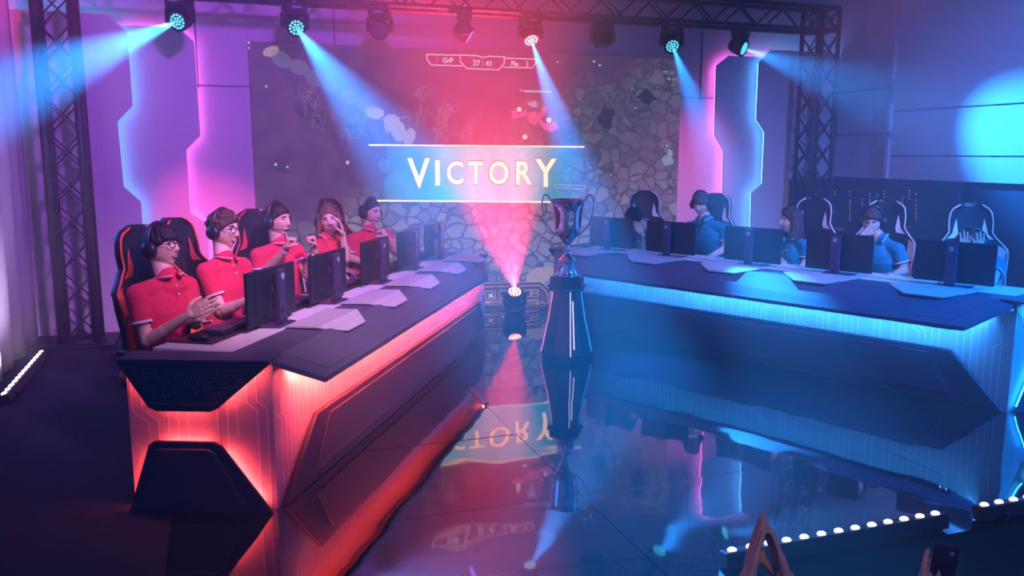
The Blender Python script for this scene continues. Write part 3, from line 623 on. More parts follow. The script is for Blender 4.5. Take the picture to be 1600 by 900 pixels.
def desk(Fm, strip, label, flaps, vf, zf, name='gaming_desk'):
    root = empty(name, Fm.o); U_ = 4.32; ZT = 0.77
    def B(mb, n, m, **k): return mb.build(n, m, root, world=True, **k)
    q = lambda L: [Fm(*p) for p in L]
    B(MB().slab(q([(0.10, -.74, .745), (U_-.1, -.74, .745), (U_-.1, -.27, .745), (0.10, -.27, .745)]), (0, 0, .023)), 'worktop', 'worktop', bevel=.003)
    # dark top: flat band then slope, chamfered at both ends
    a, b_, c, d, e, f = (-.02, -.28, ZT), (-.01, -.035, ZT), (.25, vf, zf), (3.92, vf-.03, zf), (U_+.01, -.035, ZT), (U_+.02, -.28, ZT)
    B(MB().slab(q([a, b_, e, f]), (0, 0, -.03)), 'dark_top', 'darktop')
    sl = B(MB().slab(q([b_, c, d, e]), (0, 0, -.028)), 'sloping_top', 'darktop')
    li = lambda t, s: tuple(A(*b_)*(1-t)*(1-s)+A(*e)*t*(1-s)+A(*c)*(1-t)*s+A(*d)*t*s)
    B(MB().tube([p+A(0, 0, .0015) for p in q([li(.035, .25), li(.035, .84), li(.965, .84), li(.97, .25)])], .0016, 6), 'edge_seam', 'darkinset')
    # pale side panel
    vp = -.02
    B(MB().slab(q([(0.0, vp, 0), (U_, vp, 0), (U_, vp, .70), (.0, vp, .70)]), Fm.v*-.02), 'front_board', 'lit')
    cm = MB(); circuits(cm, Fm(0, vp+.002, 0), Fm.u, A(0, 0, 1), Fm.v*0.001, [(0.03, .03), (U_-.03, .03), (U_-.03, .70), (.03, .70)], U_-.06, .70, .047, 5)
    B(cm, 'circuit_lines', 'circuit', fix=False)
    # near end and far end
    for en in (0, 1):
        p0 = Fm(0.0 if not en else U_, vp, 0); p1 = Fm(-.116 if not en else U_+.1, -.74, 0); ed = nrm(p1-p0); W = np.linalg.norm(p1-p0); out = np.cross(ed, A(0, 0, 1)); out = out*(1 if out@Fm.u*(1 if en else -1) > 0 else -1)
        P = lambda s, z, k: p0+ed*s+A(0, 0, z)+out*k
        B(MB().slab([P(0, 0, 0), P(W, 0, 0), P(W, .765, 0), P(0, .765, 0)], out*-.02), 'end_board', 'lit')
        cm = MB(); circuits(cm, p0, ed, A(0, 0, 1), out*.003, [(0.0, 0.02), (W-.01, 0.02), (W-.01, .75), (0.0, .75)], W, .76, .05, 9+en)
        B(cm, 'circuit_lines', 'circuit', fix=False)
        k = .062
        up = [(W+.012, .775), (-.012, .775), (-.012, .757), (.25, .535), (.29, .515), (W-.17, .515), (W-.13, .535), (W+.012, .757)]
        o1 = B(MB().slab([P(s, z, .045) for s, z in up], out*(k-.042)), 'upper_end_plate', 'darkpanel', bevel=.006)
        i1 = [(W-.06, .73), (.08, .73), (.235, .575), (.27, .555), (W-.15, .555), (W-.12, .575)]
        MB().slab([P(s, z, k+.003) for s, z in i1], out*.012).build('inset_plate', 'darkinset', o1, world=True, bevel=.006)
        stud = MB(); rs = random.Random(4)
        for row in range(6):
            for cidx in range(26):
                s_ = .12+cidx*.02+row*.008; z_ = .715-row*.024
                if s_ > W-.10-row*.012 or rs.random() < .55: continue
                stud.ell(P(s_, z_, k+.017), (.0028, .0028, .0022), (ed, A(0, 0, 1), out), 6, 4)
        stud.build('studs', 'stud', o1, world=True, smooth=True)
        MB().slab([P(W+.012, .765, k+.004), P(-.012, .765, k+.004), P(-.012, .777, k+.004), P(W+.012, .777, k+.004)], out*-(k+.114)).build('top_ledge', 'darktop', o1, world=True, bevel=.003)
        lo = [(0.0, 0.0), (.245, .345), (.285, .365), (W-.15, .365), (W-.12, .345), (W-.0, 0.0)]
        o2 = B(MB().slab([P(s, z, .045) for s, z in lo], out*(k-.042)), 'lower_end_plate', 'darkpanel', bevel=.006)
        MB().slab([P(s, z, k+.003) for s, z in [(.13, .05), (.28, .315), (.31, .33), (W-.18, .33), (W-.16, .315), (W-.07, .05)]], out*.012).build('inset_plate', 'darkinset', o2, world=True, bevel=.006)
        ls = MB()
        for pa, pb, sgn in ((up[2], up[3], 1), (up[4], up[5], 1), (up[6], up[7], 1), (lo[0], lo[1], -1), (lo[2], lo[3], -1), (lo[4], lo[5], -1)):
            cu_, cz_ = (W/2, .70) if sgn > 0 else (W/2, .05); mv = lambda p_: (p_[0]+(cu_-p_[0])*.10, p_[1]+(cz_-p_[1])*.10); A0 = P(*mv(pa), .028); A1 = P(*mv(pb), .028)
            A0, A1 = A0+(A1-A0)*.10, A1-(A1-A0)*.04; dd = nrm(A1-A0); ls.box((A0+A1)/2, (np.linalg.norm(A1-A0), .006, .006), (dd, out, np.cross(dd, out)))
            if not en: ls.build('light_strip', strip+'2', root, world=True)
            ls = MB()
    # big dark front panel, set proud of the pale board
    fp_ = [(.02, .012, 0), (U_-.02, .012, 0), (U_-.4, .035, .385), (.38, .035, .385)]
    fo = B(MB().slab(q(fp_), Fm.v*-.03), 'front_panel', 'darkpanel', bevel=.008)
    MB().slab(q([(.36, .016, .06), (U_-.36, .016, .06), (U_-.52, .034, .345), (.52, .034, .345)]), Fm.v*.008).build('inset_plate', 'darkinset', fo, world=True, bevel=.006)
    def bar(mb, p, q_, th=.01):
        dd = nrm(q_-p); mb.box((p+q_)/2, (np.linalg.norm(q_-p), th, th), (dd, np.cross(dd, A(0, 0, 1)), A(0, 0, 1)) if abs(dd[2]) < .9 else basis(dd)[::-1])
    ls = MB(); ch = MB(); sl2 = (ZT-zf)/(vf+.035)
    for (u0, v0), (u1, v1) in (((.33, vf-.035), (3.70, vf-.062)), ((.135, -.012), (.29, vf-.04)), ((4.185, -.012), (3.88, vf-.07))):
        zt0 = ZT-.058-sl2*(v0+.035); zt1 = ZT-.058-sl2*(v1+.035)
        p, q2 = Fm(u0, v0, zt0), Fm(u1, v1, zt1); inn = nrm(np.cross(A(0, 0, 1), q2-p)); inn = inn*(-1 if inn@(Fm.v) > 0 else 1)
        ls = MB(); ls.slab([p+A(0, 0, .010), q2+A(0, 0, .010), q2+A(0, 0, .019), p+A(0, 0, .019)], inn*.003)
        B(ls, 'light_strip', strip)
        ch.slab([p-A(0, 0, .004), q2-A(0, 0, .004), q2+A(0, 0, .026), p+A(0, 0, .026)], inn*-.012)
    B(ch, 'strip_channel', 'black')
    for cu in flaps:
        w_ = .285
        fo = MB(); z1 = ZT+.006
        fo.slab(q([(cu-w_, -.29, z1), (cu+w_, -.29, z1), (cu+w_, -.085, z1+.004), (cu-w_, -.085, z1+.004)]), (0, 0, .008))
        sl_ = (ZT-zf)/(vf+.035); zz = ZT-(.03+.035)*sl_+.022
        fo.slab(q([(cu-w_, -.085, z1+.004), (cu+w_, -.085, z1+.004), (cu+.13, .03, zz), (cu-.13, .03, zz)]), (0, 0, .008))
        B(fo, 'cover_plate', 'flap')
    return tag(root, label, 'desk', 'long gaming desks')
M['deskred2'] = glow('red_end_strip', (1.0, 0.06, 0.05), 150); M['deskblue2'] = glow('blue_end_strip', (0.01, 0.3, 1.0), 50)
desk(FL, 'deskred', 'long angular gaming desk glowing red, with five players in red shirts behind it', [.96, 1.74, 2.53, 3.33, 4.04], .145, .62)
desk(FR, 'deskblue', 'long angular gaming desk glowing blue, with five players in teal shirts behind it', [.60, 1.47, 2.28, 3.12, 3.95], .20, .59)

# ------------------------------------------------------------------ monitors
def make_monitor():
    root = empty('monitor')
    MB().box((0, 0, .185), (.57, .022, .31)).build('screen', 'monitor', root, bevel=.006)
    MB().box((0, .0125, .19), (.40, .006, .22)).build('rear_cover', 'monitor', root, bevel=.012)
    MB().box((0, .062, .165), (.078, .03, .33)).build('stand_column', 'stand', root, bevel=.006)
    MB().box((0, .036, .22), (.05, .05, .05)).build('neck', 'stand', root, bevel=.004)
    MB().slab([(-.13, -.07, .0), (.13, -.07, .0), (.10, .10, .0), (-.10, .10, .0)], (0, 0, .012)).build('foot_plate', 'stand', root, bevel=.003)
    MB().lathe([(.0, 0), (.019, 0), (.019, .003), (0, .003)], (0, .077, .29), 20, (A(1, 0, 0), A(0, 0, 1), A(0, 1, 0))).build('round_badge', 'badge', root)
    MB().torus((0, .074, .10), .016, .005, (A(1, 0, 0), A(0, 0, 1), A(0, 1, 0)), 20, 6).build('cable_ring', 'blackpl', root, smooth=True)
    c = MB()
    for k in (-1, 1): c.tube([(0.01*k, .07, .11), (.03*k+.02, .10, .05), (.05*k+.03, .06, .01), (.09*k, -.03, .006), (.12*k, -.12, .006)], .0028, 6)
    c.build('cables', 'cable', root, smooth=True)
    return root
mon0 = make_monitor(); first = True
ML = [(.775, 0), (1.56, 0), (2.43, 0), (3.22, 0), (3.96, 0)]
MR = [(.555, 0), (1.45, 0), (2.25, 0), (3.14, 0), (3.89, 0)]
lm = ['monitor seen from behind, nearest the camera on the red desk', 'second monitor from the near end of the red desk', 'middle monitor on the red desk, before the man in a headset at its far end', 'fourth monitor from the near end of the red desk', 'monitor at the far end of the red desk beside the screen']
rm = ['monitor at the near end of the blue desk, before the player bent into both hands', 'monitor in front of the man covering his face, blue desk', 'middle monitor on the blue desk, beside the dark-haired woman in profile', 'monitor before the teal player with a headset who looks down, blue desk', 'monitor at the far end of the blue desk, reddish light on its corner']
for Fm, lst, labs in ((FL, ML, lm), (FR, MR, rm)):
    for (u, a), lab in zip(lst, labs):
        o = mon0 if first else copy_tree(mon0); first = False
        o.location = tuple(Fm(u, -.42, .768)); ang = atan2(Fm.v[1], Fm.v[0])-pi/2; o.rotation_euler = (0, 0, ang+radians(a))
        o['label'] = lab; o['category'] = 'monitor'; o['group'] = 'monitors on the gaming desks'

# keyboards, mice and mats on the red desk
def make_keyboard():
    r = empty('keyboard'); MB().slab([(-.2, -.07, 0), (.2, -.07, 0), (.2, .07, 0), (-.2, .07, 0)], (0, 0, .018)).build('case', 'blackpl', r, bevel=.004)
    k = MB()
    for j in range(5):
        for i in range(15): k.box((-.182+i*.026, -.052+j*.026, .022), (.021, .021, .010))
    k.build('keys', 'stand', r, bevel=.002); return r
def make_mouse():
    r = empty('computer_mouse'); MB().ell((0, 0, .016), (.033, .062, .022), n=16, m=8).build('shell', 'blackpl', r, smooth=True)
    MB().box((0, .03, .036), (.006, .016, .006)).build('scroll_wheel', 'stand', r); return r
kb = make_keyboard(); ms = make_mouse(); ma = empty('desk_mat'); MB().slab([(-.3, -.13, 0), (.3, -.13, 0), (.3, .13, 0), (-.3, .13, 0)], (0, 0, .004)).build('pad', 'blackpl', ma, bevel=.001)
names5 = ['nearest player with glasses', 'curly-haired player with glasses', 'player raising both fists', 'long-haired woman', 'player at the far end']
for i, u in enumerate([.42, 1.2, 2.02, 2.85, 3.62]):
    ang = atan2(FL.v[1], FL.v[0])-pi/2
    for src, nm, du, dv, dz, cat, what, grp in ((ma, 'desk_mat', .1, -.60, .7692, 'desk mat', 'black desk mat', 'desk mats'), (kb, 'keyboard', .2, -.60, .7733, 'keyboard', 'black keyboard', 'keyboards'), (ms, 'computer_mouse', -.12, -.60, .7735, 'mouse', 'black computer mouse', 'computer mice')):
        o = src if i == 0 else copy_tree(src); o.location = tuple(FL(u+du, dv, dz)); o.rotation_euler = (0, 0, ang)
        o['label'] = '%s on the red desk before the %s' % (what, names5[i]); o['category'] = cat; o['group'] = grp+' on the red desk'
#PEOPLE#
# ------------------------------------------------------------------ gaming chairs
def chair_w(z):
    zs = [.50, .58, .66, .78, .90, .98, 1.03, 1.10, 1.20, 1.28, 1.325, 1.345]
    ws = [.215, .24, .262, .262, .275, .272, .225, .168, .172, .158, .115, .055]
    return float(np.interp(z, zs, ws))
def chair_y(z): return -.20-(z-.5)*.14
def chair_front(xn, z):
    w_ = chair_w(z); wing = .085*abs(xn)**2.6*np.interp(z, [.5, .62, .95, 1.08, 1.3], [.5, 1, 1, .3, .25])
    return A(xn*w_, chair_y(z)+.035+wing-.02*(1-xn*xn)*(.5 if z < 1 else .2), z)
def make_chair(name, accent, shell='leather', trim=None, label='', wingcol=None):
    root = empty(name)
    zs = list(np.linspace(.46, 1.345, 30)); n = 18; rings = []
    for z in zs:
        fr = [chair_front(x, max(z, .5)) for x in np.linspace(-1, 1, n)]
        for p in fr: p[2] = z
        bk = []
        for x in np.linspace(1, -1, n):
            p = chair_front(x, max(z, .5)); bk.append(A(p[0]*(1.02), p[1]-.075+.03*abs(x)**3, z))
        rings.append(fr+bk)
    MB().loft(rings).build('backrest', shell, root, smooth=True)
    def patch(quad, off=.005, nu=5, nv=8):
        mb = MB(); q = [A(a, b_, 0) for a, b_ in quad]; vs = []
        for j in range(nv+1):
            for i in range(nu+1):
                t, s_ = i/nu, j/nv; p = (q[0]*(1-t)+q[1]*t)*(1-s_)+(q[3]*(1-t)+q[2]*t)*s_
                vs.append(chair_front(p[0], p[1])+A(0, off, 0))
        mb.add(vs, [(j*(nu+1)+i, j*(nu+1)+i+1, (j+1)*(nu+1)+i+1, (j+1)*(nu+1)+i) for j in range(nv) for i in range(nu)]); return mb
    for s in (-1, 1):
        patch([(.50*s, 1.06), (.86*s, 1.05), (.78*s, 1.12), (.62*s, 1.22)], .006).build('shoulder_opening', accent, root, smooth=True)
        patch([(.62*s, .58), (.98*s, .54), (.98*s, .79), (.72*s, .83)], .006).build('wing_patch', wingcol or accent, root, smooth=True)
        patch([(.72*s, .86), (.98*s, .81), (.98*s, .985), (.80*s, 1.01)], .006).build('wing_patch', wingcol or accent, root, smooth=True)
        MB().tube([chair_front(s*.985, z)+A(0, .006, 0) for z in np.linspace(.52, 1.335, 26)], .0065, 6).build('edge_piping', trim or accent, root, smooth=True)
    c = MB().slab([(-.25, -.24, .42), (.25, -.24, .42), (.26, .22, .42), (.20, .27, .42), (-.20, .27, .42), (-.26, .22, .42)], (0, 0, .085))
    c.build('seat', shell, root, bevel=.03)
    for s in (-1, 1):
        MB().tube([(.235*s, -.2, .50), (.245*s, 0, .515), (.235*s, .2, .50)], [.035, .04, .03], 10).build('seat_bolster', accent, root, smooth=True)
        a = MB().box((.29*s, 0, .66), (.085, .26, .035)); a.build('armrest_pad', 'blackpl', root, bevel=.012)
        MB().tube([(.29*s, 0, .645), (.29*s, 0, .50), (.26*s, 0, .42), (.18*s, 0, .41)], [.022, .025, .02, .02], 10).build('armrest_post', 'blackpl', root, smooth=True)
    MB().lathe([(.03, .10), (.03, .26), (.022, .262), (.022, .41), (.1, .412), (.1, .425)], n=20).build('gas_column', 'black', root)
    b_ = MB()
    for k in range(5):
        t = 2*pi*k/5+.3; d = A(cos(t), sin(t), 0); b_.tube([d*.02+A(0, 0, .13), d*.15+A(0, 0, .115), d*.26+A(0, 0, .085)], [.032, .027, .018], 8)
    b_.build('star_base', 'black', root, smooth=True)
    for k in range(5):
        t = 2*pi*k/5+.3; d = A(cos(t), sin(t), 0); e = A(-sin(t), cos(t), 0)
        MB().lathe([(.005, -.022), (.032, -.022), (.034, -.01), (.034, .01), (.032, .022), (.005, .022)], d*.26+A(0, 0, .034), 16, (d, A(0, 0, 1), e)).build('caster', 'blackpl', root)
    root['label'] = label; root['category'] = 'chair'; return root
def put_chair(ch, Fm, u, v, yaw, group):
    ch.location = tuple(Fm(u, v, 0)); ch.rotation_euler = (0, 0, atan2(Fm.v[1], Fm.v[0])-pi/2+radians(yaw)); ch['group'] = group
GR, GB = 'gaming chairs behind the red desk', 'gaming chairs behind the blue desk'
c1 = make_chair('gaming_chair', 'orange', label='black gaming chair with orange trim, behind the player with swept fringe')
put_chair(c1, FL, .62, -.93, -16, GR)
for (u, v, yw, acc, trim, wg, lab) in [(1.22, -1.04, 0, 'orange', None, None, 'black and orange gaming chair behind the curly-haired player'),
        (2.00, -1.02, -30, 'redl', None, None, 'black gaming chair with a red side, behind the man raising both fists'),
        (2.62, -1.02, 32, 'redl', 'whitel', None, 'dark gaming chair with white piping, turned aside behind the long-haired woman'),
        (3.55, -1.04, -10, 'orange', 'redl', None, 'black gaming chair with red piping farthest along the red desk')]:
    c = make_chair('gaming_chair', acc, trim=trim, wingcol=wg, label=lab); put_chair(c, FL, u, v, yw, GR)
for (u, v, yw, lab) in [(4.00, -1.14, 42, 'black and white gaming chair farthest back at the blue desk, turned to the viewer'),
        (3.20, -1.12, 16, 'dark gaming chair with white shoulder band behind the man looking down at the blue desk'),
        (2.12, -1.10, 8, 'gaming chair showing a white edge behind the dark-haired woman in profile'),
        (1.42, -1.12, 14, 'black gaming chair behind the man covering his face with one hand'),
        (.62, -1.12, 34, 'large black and white gaming chair behind the player bent into both hands')]:
    c = make_chair('gaming_chair', 'whitel', label=lab); put_chair(c, FR, u, v, yw, GB)

# ------------------------------------------------------------------ people
def head_grid(hp=None, n=56, m=44, hair=None):
    """points of a human head round its own centre: +Y face, +Z crown (metres)"""
    rings = []
    for j in range(m+1):
        th = min(max(pi*j/m, .03), pi-.03); row = []
        for i in range(n):
            ph = 2*pi*i/n; dx, dy, dz = sin(th)*cos(ph), sin(th)*sin(ph), -cos(th)
            x, y, z = .077*dx, .094*dy, .118*dz
            if z < 0:
                s = min(1, -z/.118); x *= 1-.34*s*s
                if y < 0: y *= 1-.45*s
                else: y *= 1-.10*s
            if y > 0:
                x *= 1-.06*(y/.094)
                y = y+0.0
                g = lambda cx, cz, sx_, sz_: math.exp(-((x-cx)/sx_)**2-((z-cz)/sz_)**2)
                k = min(1, y/.05)
                nose = math.exp(-(x/.0115)**2)*max(0, min(1, (.038-z)/.055))*max(0, min(1, (z+.036)/.010))
                dyy = .026*nose+.006*math.exp(-(abs(x)-.012)**2/.00005)*math.exp(-((z+.022)/.008)**2)
                for sgn in (-1, 1): dyy += -.010*g(.031*sgn, .016, .016, .011)+.005*g(.028*sgn, .037, .022, .008)+.005*g(.040*sgn, -.018, .018, .018)
                dyy += .007*g(0, -.050, .024, .011)-.004*g(0, -.050, .022, .0025)+.010*g(0, -.094, .020, .016)-.004*g(0, -.070, .02, .007)
                y += dyy*k
            row.append((x, y, z))
        rings.append(row)
    return rings
HG = head_grid()
def hair_shape(style, seed, n=56, m=44):
    r = random.Random(seed); ph0 = [r.uniform(0, 6) for _ in range(8)]; out = []
    hl, side, back, th, fr = style  # hairline height front, side, back, thickness, fringe
    for j, row in enumerate(HG):
        o = []
        for i, (x, y, z) in enumerate(row):
            t = math.atan2(y, x); f = max(0, sin(t)); bk = max(0, -sin(t))
            line = hl*f**1.5+side*(1-f**1.5)*(1-bk)+back*bk if True else 0
            line += fr*math.exp(-((x+.02)/.05)**2)*f
            a = 1/(1+math.exp(-(z-line)/.0045))
            wob = 1+.25*sin(7*t+9*z*10+ph0[0])+.22*sin(15*t+ph0[1]+z*60)+.12*sin(29*t+ph0[2]-z*90)
            k = 1+(-.05)*(1-a)+a*(th*wob+.03)
            o.append((x*k, y*k+a*th*.02*f, z*k if z > 0 else z*(1-.02+a*.02)))
        out.append(o)
    return out
def orient(look, roll=0):
    fy = nrm(look); ex = nrm(np.cross(fy, A(0, 0, 1))); ez = np.cross(ex, fy)
    if roll: r = radians(roll); ex, ez = ex*cos(r)+ez*sin(r), ez*cos(r)-ex*sin(r)
    return ex, fy, ez
def xf(rings, c, ax, s=1.0): return [[c+ax[0]*x*s+ax[1]*y*s+ax[2]*z*s for x, y, z in r] for r in rings]
def hand(mb, wr, d, nv, thumb, curl=.35, spread=.10, s=1.0, curls=None):
    """d: along the hand, nv: out of the palm, thumb=+1/-1 side"""
    d = nrm(d); nv = nrm(A(*nv)-d*(A(*nv)@d)); sd = np.cross(d, nv)*thumb; wr = A(*wr)
    mb.cap(wr-d*.015*s, wr+d*.02*s, .024*s, .026*s, 10)
    kn = []
    for i, (o, L) in enumerate([(.030, .088), (.010, .092), (-.010, .088), (-.029, .078)]):
        b0 = wr+d*.012*s+sd*o*.55*s; k = wr+d*L*s+sd*o*s; mb.cap(b0, k, .0135*s, .0115*s, 8); kn.append(k)
    mb.ell(wr+d*.05*s, (.036*s, .045*s, .013*s), (sd, d, nv), 10, 8)
    for i, (ls, r) in enumerate([((.040, .025, .020), .0092), ((.045, .029, .022), .0095), ((.042, .027, .021), .0092), ((.033, .020, .018), .0082)]):
        c = curls[i] if curls else curl; a = 0; p = kn[i]; off = spread*(1.5-i)*1.0
        dd = nrm(d+sd*off)
        for q, L in enumerate(ls):
            a += c*(1.0 if q else .9); q_ = p+(dd*cos(a)+nv*sin(a))*L*s
            mb.cap(p, q_, r*(1-.08*q)*s, r*(1-.08*(q+1))*s, 8); p = q_
    t0 = wr+d*.022*s+sd*.024*s; t1 = t0+(d*.62+sd*.62+nv*.35)*.040*s; t2 = t1+nrm(d*.9+sd*.25+nv*.5*(1+curl))*.033*s; t3 = t2+nrm(d*.9+sd*.0+nv*.6*(1+curl))*.026*s
    mb.cap(t0, t1, .015*s, .0125*s, 8); mb.cap(t1, t2, .0118*s, .0105*s, 8); mb.cap(t2, t3, .0105*s, .0088*s, 8)
def ringset(c, ax, hw, hd, n=22): return [c+ax[0]*hw*cos(2*pi*k/n)*(abs(cos(2*pi*k/n))**-.12 if abs(cos(2*pi*k/n)) > .05 else 1)+ax[1]*hd*sin(2*pi*k/n) for k in range(n)]
def person(label, head, look, neck, shN, shF, armN, armF, pelvis, shirt, skin='skin', hairm='hair', style=(.068, -.01, -.07, .09, 0), roll=0, long=None, headset=True, mic=False, glasses=False, smile=0, bun=False,
           handN=None, handF=None, facing=None, legs=True, watch=None, group=None, hs=1.0, eyes=True, female=False, curly=0):
    head, neck, shN, shF, pelvis = [A(*p) for p in (head, neck, shN, shF, pelvis)]
    shN = shN-A(0, 0, .022); shF = shF-A(0, 0, .022)
    hax = orient(look, roll); mid = (shN+shF)/2; ax = shF-shN; ax[2] *= .6; ax = nrm(ax)
    w_ = np.linalg.norm(shF-shN)/2; spine = nrm(mid-pelvis); fwd = nrm(np.cross(spine, ax)); fwd = fwd if fwd@A(*facing) > 0 else -fwd
    base = A(pelvis[0], pelvis[1], 0)
    # body: one continuous surface
    mb = MB(); mb.loft(xf(HG, head, hax))
    for s in (-1, 1): mb.ell(head+hax[0]*.076*s-hax[1]*.005-hax[2]*.005, (.010, .019, .032), hax, 10, 8)
    jaw = head-hax[2]*.06-hax[1]*.025
    mb.cap(neck-spine*.05, jaw, .062 if not female else .052, .052 if not female else .045)
    def torso(m_, g):
        T = [(0.0, w_*.84, .112), (.12, w_*.78, .102), (.30, w_*.78, .098), (.52, w_*.88, .106), (.74, w_*.98, .110), (.90, w_*.84, .090), (1.0, w_*.50, .066), (1.08, w_*.34, .052)]
        L = np.linalg.norm(mid-pelvis); up_ = mid-pelvis
        R_ = []
        for t, hw, hd in T:
            c = pelvis-spine*.04+(up_+spine*.05)*t; R_.append(ringset(c, (ax, fwd), hw+g, hd+g))
        m_.loft(R_)
    torso(mb, -.012)
    arms = []
    for sh, arm, hd_ in ((shN, armN, handN), (shF, armF, handF)):
        if arm is None: continue
        el, wr = A(*arm[0]), A(*arm[1]); arms.append((sh, el, wr))
        mb.cap(sh, el, .047*hs, .038*hs); mb.cap(el, wr, .039*hs, .025*hs); mb.cap(el+(wr-el)*.15, el+(wr-el)*.45, .040*hs, .035*hs)
        if hd_: hand(mb, wr, **hd_)
    hips = []
    if legs:
        for s in (-1, 1):
            h = pelvis+ax*.085*s-A(0, 0, .03); kn = h+nrm(A(*facing)*A(1, 1, 0)+ax*.15*s)*.42; kn[2] = .50; an = kn*A(1, 1, 0)+A(0, 0, .10)-nrm(A(*facing)*A(1, 1, 0))*.05
            hips.append((h, kn, an)); mb.cap(h, kn, .065, .045); mb.cap(kn, an, .045, .035); mb.cap(an, an+nrm(A(*facing)*A(1, 1, 0))*.12-A(0, 0, .05), .03, .03)
    me = voxelize(mb, .0045, 2)
    P_ = mesh_ob('person', me, skin, None, base); P_.location = tuple(base)
    P_['label'] = label; P_['category'] = 'person'
    if group: P_['group'] = group
    def child(n_, mbx, m_, smooth=True): return mbx.build(n_, m_, P_, world=True, smooth=smooth)
    # polo shirt
    sm_ = MB(); torso(sm_, .010)
    [sm_.cap(q_+(mid-q_)*.10, neck-spine*.045+(q_-mid)*.15, .060, .052) for q_ in (shN, shF)]
    for sh, el, wr in arms: sm_.cap(sh, sh+(el-sh)*.45, .060*hs, .058*hs, 18); sm_.loft([[sh+(el-sh)*t+q for q in [(basis(el-sh)[0]*cos(2*pi*k/18)+basis(el-sh)[1]*sin(2*pi*k/18))*r for k in range(18)]] for t, r in ((.3, .060*hs), (.61, .062*hs))])
    sm_.cap(neck-spine*.07, neck-spine*.005, .085, .060)
    sh_me = voxelize(sm_, .008, 4); so_ = mesh_ob('polo_shirt', sh_me, shirt, P_, base)
    for sh, el, wr in arms:
        bx, by, bz = basis(el-sh)
        for t in (.595, .565): child('sleeve_piping', MB().torus(sh+(el-sh)*t, .0605*hs, .0032, (bx, by, bz), 26, 6), 'piping')
    nx = nrm(jaw-neck); fx = nrm(fwd-nx*(fwd@nx)); sx_ = np.cross(nx, fx)
    col = MB(); R2 = [(.068, -.004), (.075, .006), (.065, .030), (.060, .034), (.058, .024), (.060, .0)]
    N_ = 30; rg = []
    for k in range(N_):
        t = pi/2+radians(15)+(2*pi-radians(30))*k/(N_-1); f_ = max(0, sin(t)); rg.append([neck-spine*.012+(sx_*cos(t)+fx*sin(t))*r*(1+.12*f_)+nx*(z_-.035*f_-.004)+fx*.006 for r, z_ in R2])
    co_ = child('collar', col.loft(rg), shirt)
    cp = MB().tube([r[1]+nx*.004+(r[1]-neck)*.02 for r in rg], .003, 6); cp.build('collar_piping', 'piping', co_, world=True, smooth=True)
    pt = neck-spine*.03+fx*.078
    bt = MB()
    for k in range(2): bt.ell(neck-spine*(.055+.045*k)+fwd*(.083+.022*k), (.0055, .0055, .0055), n=8, m=6)
    child('shirt_buttons', bt, 'piping')
    if hips:
        tm = MB()
        for h, kn, an in hips: tm.cap(h, kn, .082, .062); tm.cap(kn, an, .062, .05)
        tm.cap(hips[0][0], hips[1][0], .10, .10); tm.cap((hips[0][0]+hips[1][0])/2, pelvis+spine*.03, .12, .115)
        t_o = mesh_ob('trousers', voxelize(tm, .010, 3), 'jeans', P_, base)
        for h, kn, an in hips:
            f2 = nrm(A(*facing)*A(1, 1, 0)); child('shoe', MB().cap(an-A(0, 0, .055), an+f2*.15-A(0, 0, .068), .045, .032), 'blackpl')
    # hair
    hr = MB().loft(xf(hair_shape(style, hash(label) % 97 if False else len(label)), head, hax, 1.0))
    if long:
        r = random.Random(5)
        for k in range(22):
            t = radians(-200+220*k/21); bx_ = head+hax[0]*.082*cos(t)+hax[1]*(.080*sin(t)-.01)+hax[2]*.02
            l = long*(1 if sin(t) < .2 else .8)
            p1 = bx_-hax[2]*.10+hax[0]*.012*cos(t)+A(r.uniform(-.01, .01), r.uniform(-.01, .01), 0); p2 = p1-A(0, 0, l*.5)+fwd*r.uniform(-.01, .03); p3 = p2-A(0, 0, l*.5)*r.uniform(.7, 1.1)+fwd*.01
            if sin(t) > .55: continue
            hr.tube([bx_+hax[2]*.05, bx_, p1, p2, p3], [.018, .024, .024, .020, .006], 8)
    if curly:
        r = random.Random(8)
        for k in range(curly):
            t = r.uniform(0, 2*pi); e_ = r.uniform(.12, 1.3); dd = hax[0]*cos(t)*cos(e_)+hax[1]*sin(t)*cos(e_)*1.15+hax[2]*sin(e_)*1.3
            if sin(t) > .35 and e_ < .75: continue
            c_ = head+dd*.092; q_ = .014+.010*r.random(); hr.ell(c_, (q_*1.3, q_, q_), basis(dd+A(r.uniform(-.6, .6), r.uniform(-.6, .6), 0)), 8, 6)
    if bun: hr.ell(head-hax[1]*.115+hax[2]*.01, (.035, .035, .04), hax)
    hm = voxelize(hr, .005, 1); mesh_ob('hair', hm, hairm, P_, base)
    # face
    if eyes:
        for s in (-1, 1):
            e = head+hax[0]*.031*s+hax[1]*.0735+hax[2]*.015
            ey = child('eye', MB().ell(e, (.0125, .0095, .0058), hax, 12, 8), 'eyew')
            MB().ell(e+hax[1]*.0065, (.0062, .0042, .0056), hax, 10, 6).build('iris', 'iris', ey, world=True, smooth=True)
            child('eyebrow', MB().tube([head+hax[0]*x*s+hax[1]*y+hax[2]*z for x, y, z in ((.013, .0895, .033), (.028, .0905, .040), (.047, .076, .034))], [.0035, .004, .002], 6), hairm)
            ey2 = MB().tube([e+hax[0]*.014*cos(t)*s+hax[1]*(.006-.004*abs(cos(t)))+hax[2]*.0072*sin(t) for t in np.linspace(.1, pi-.1, 7)], .0018, 5); ey2.build('eyelashes', 'iris', ey, world=True)
        mw = .021+.006*smile
        if smile:
            child('teeth', MB().ell(head+hax[1]*.0815-hax[2]*.051, (mw*.85, .009, .0065*smile), hax, 12, 8), 'teeth')
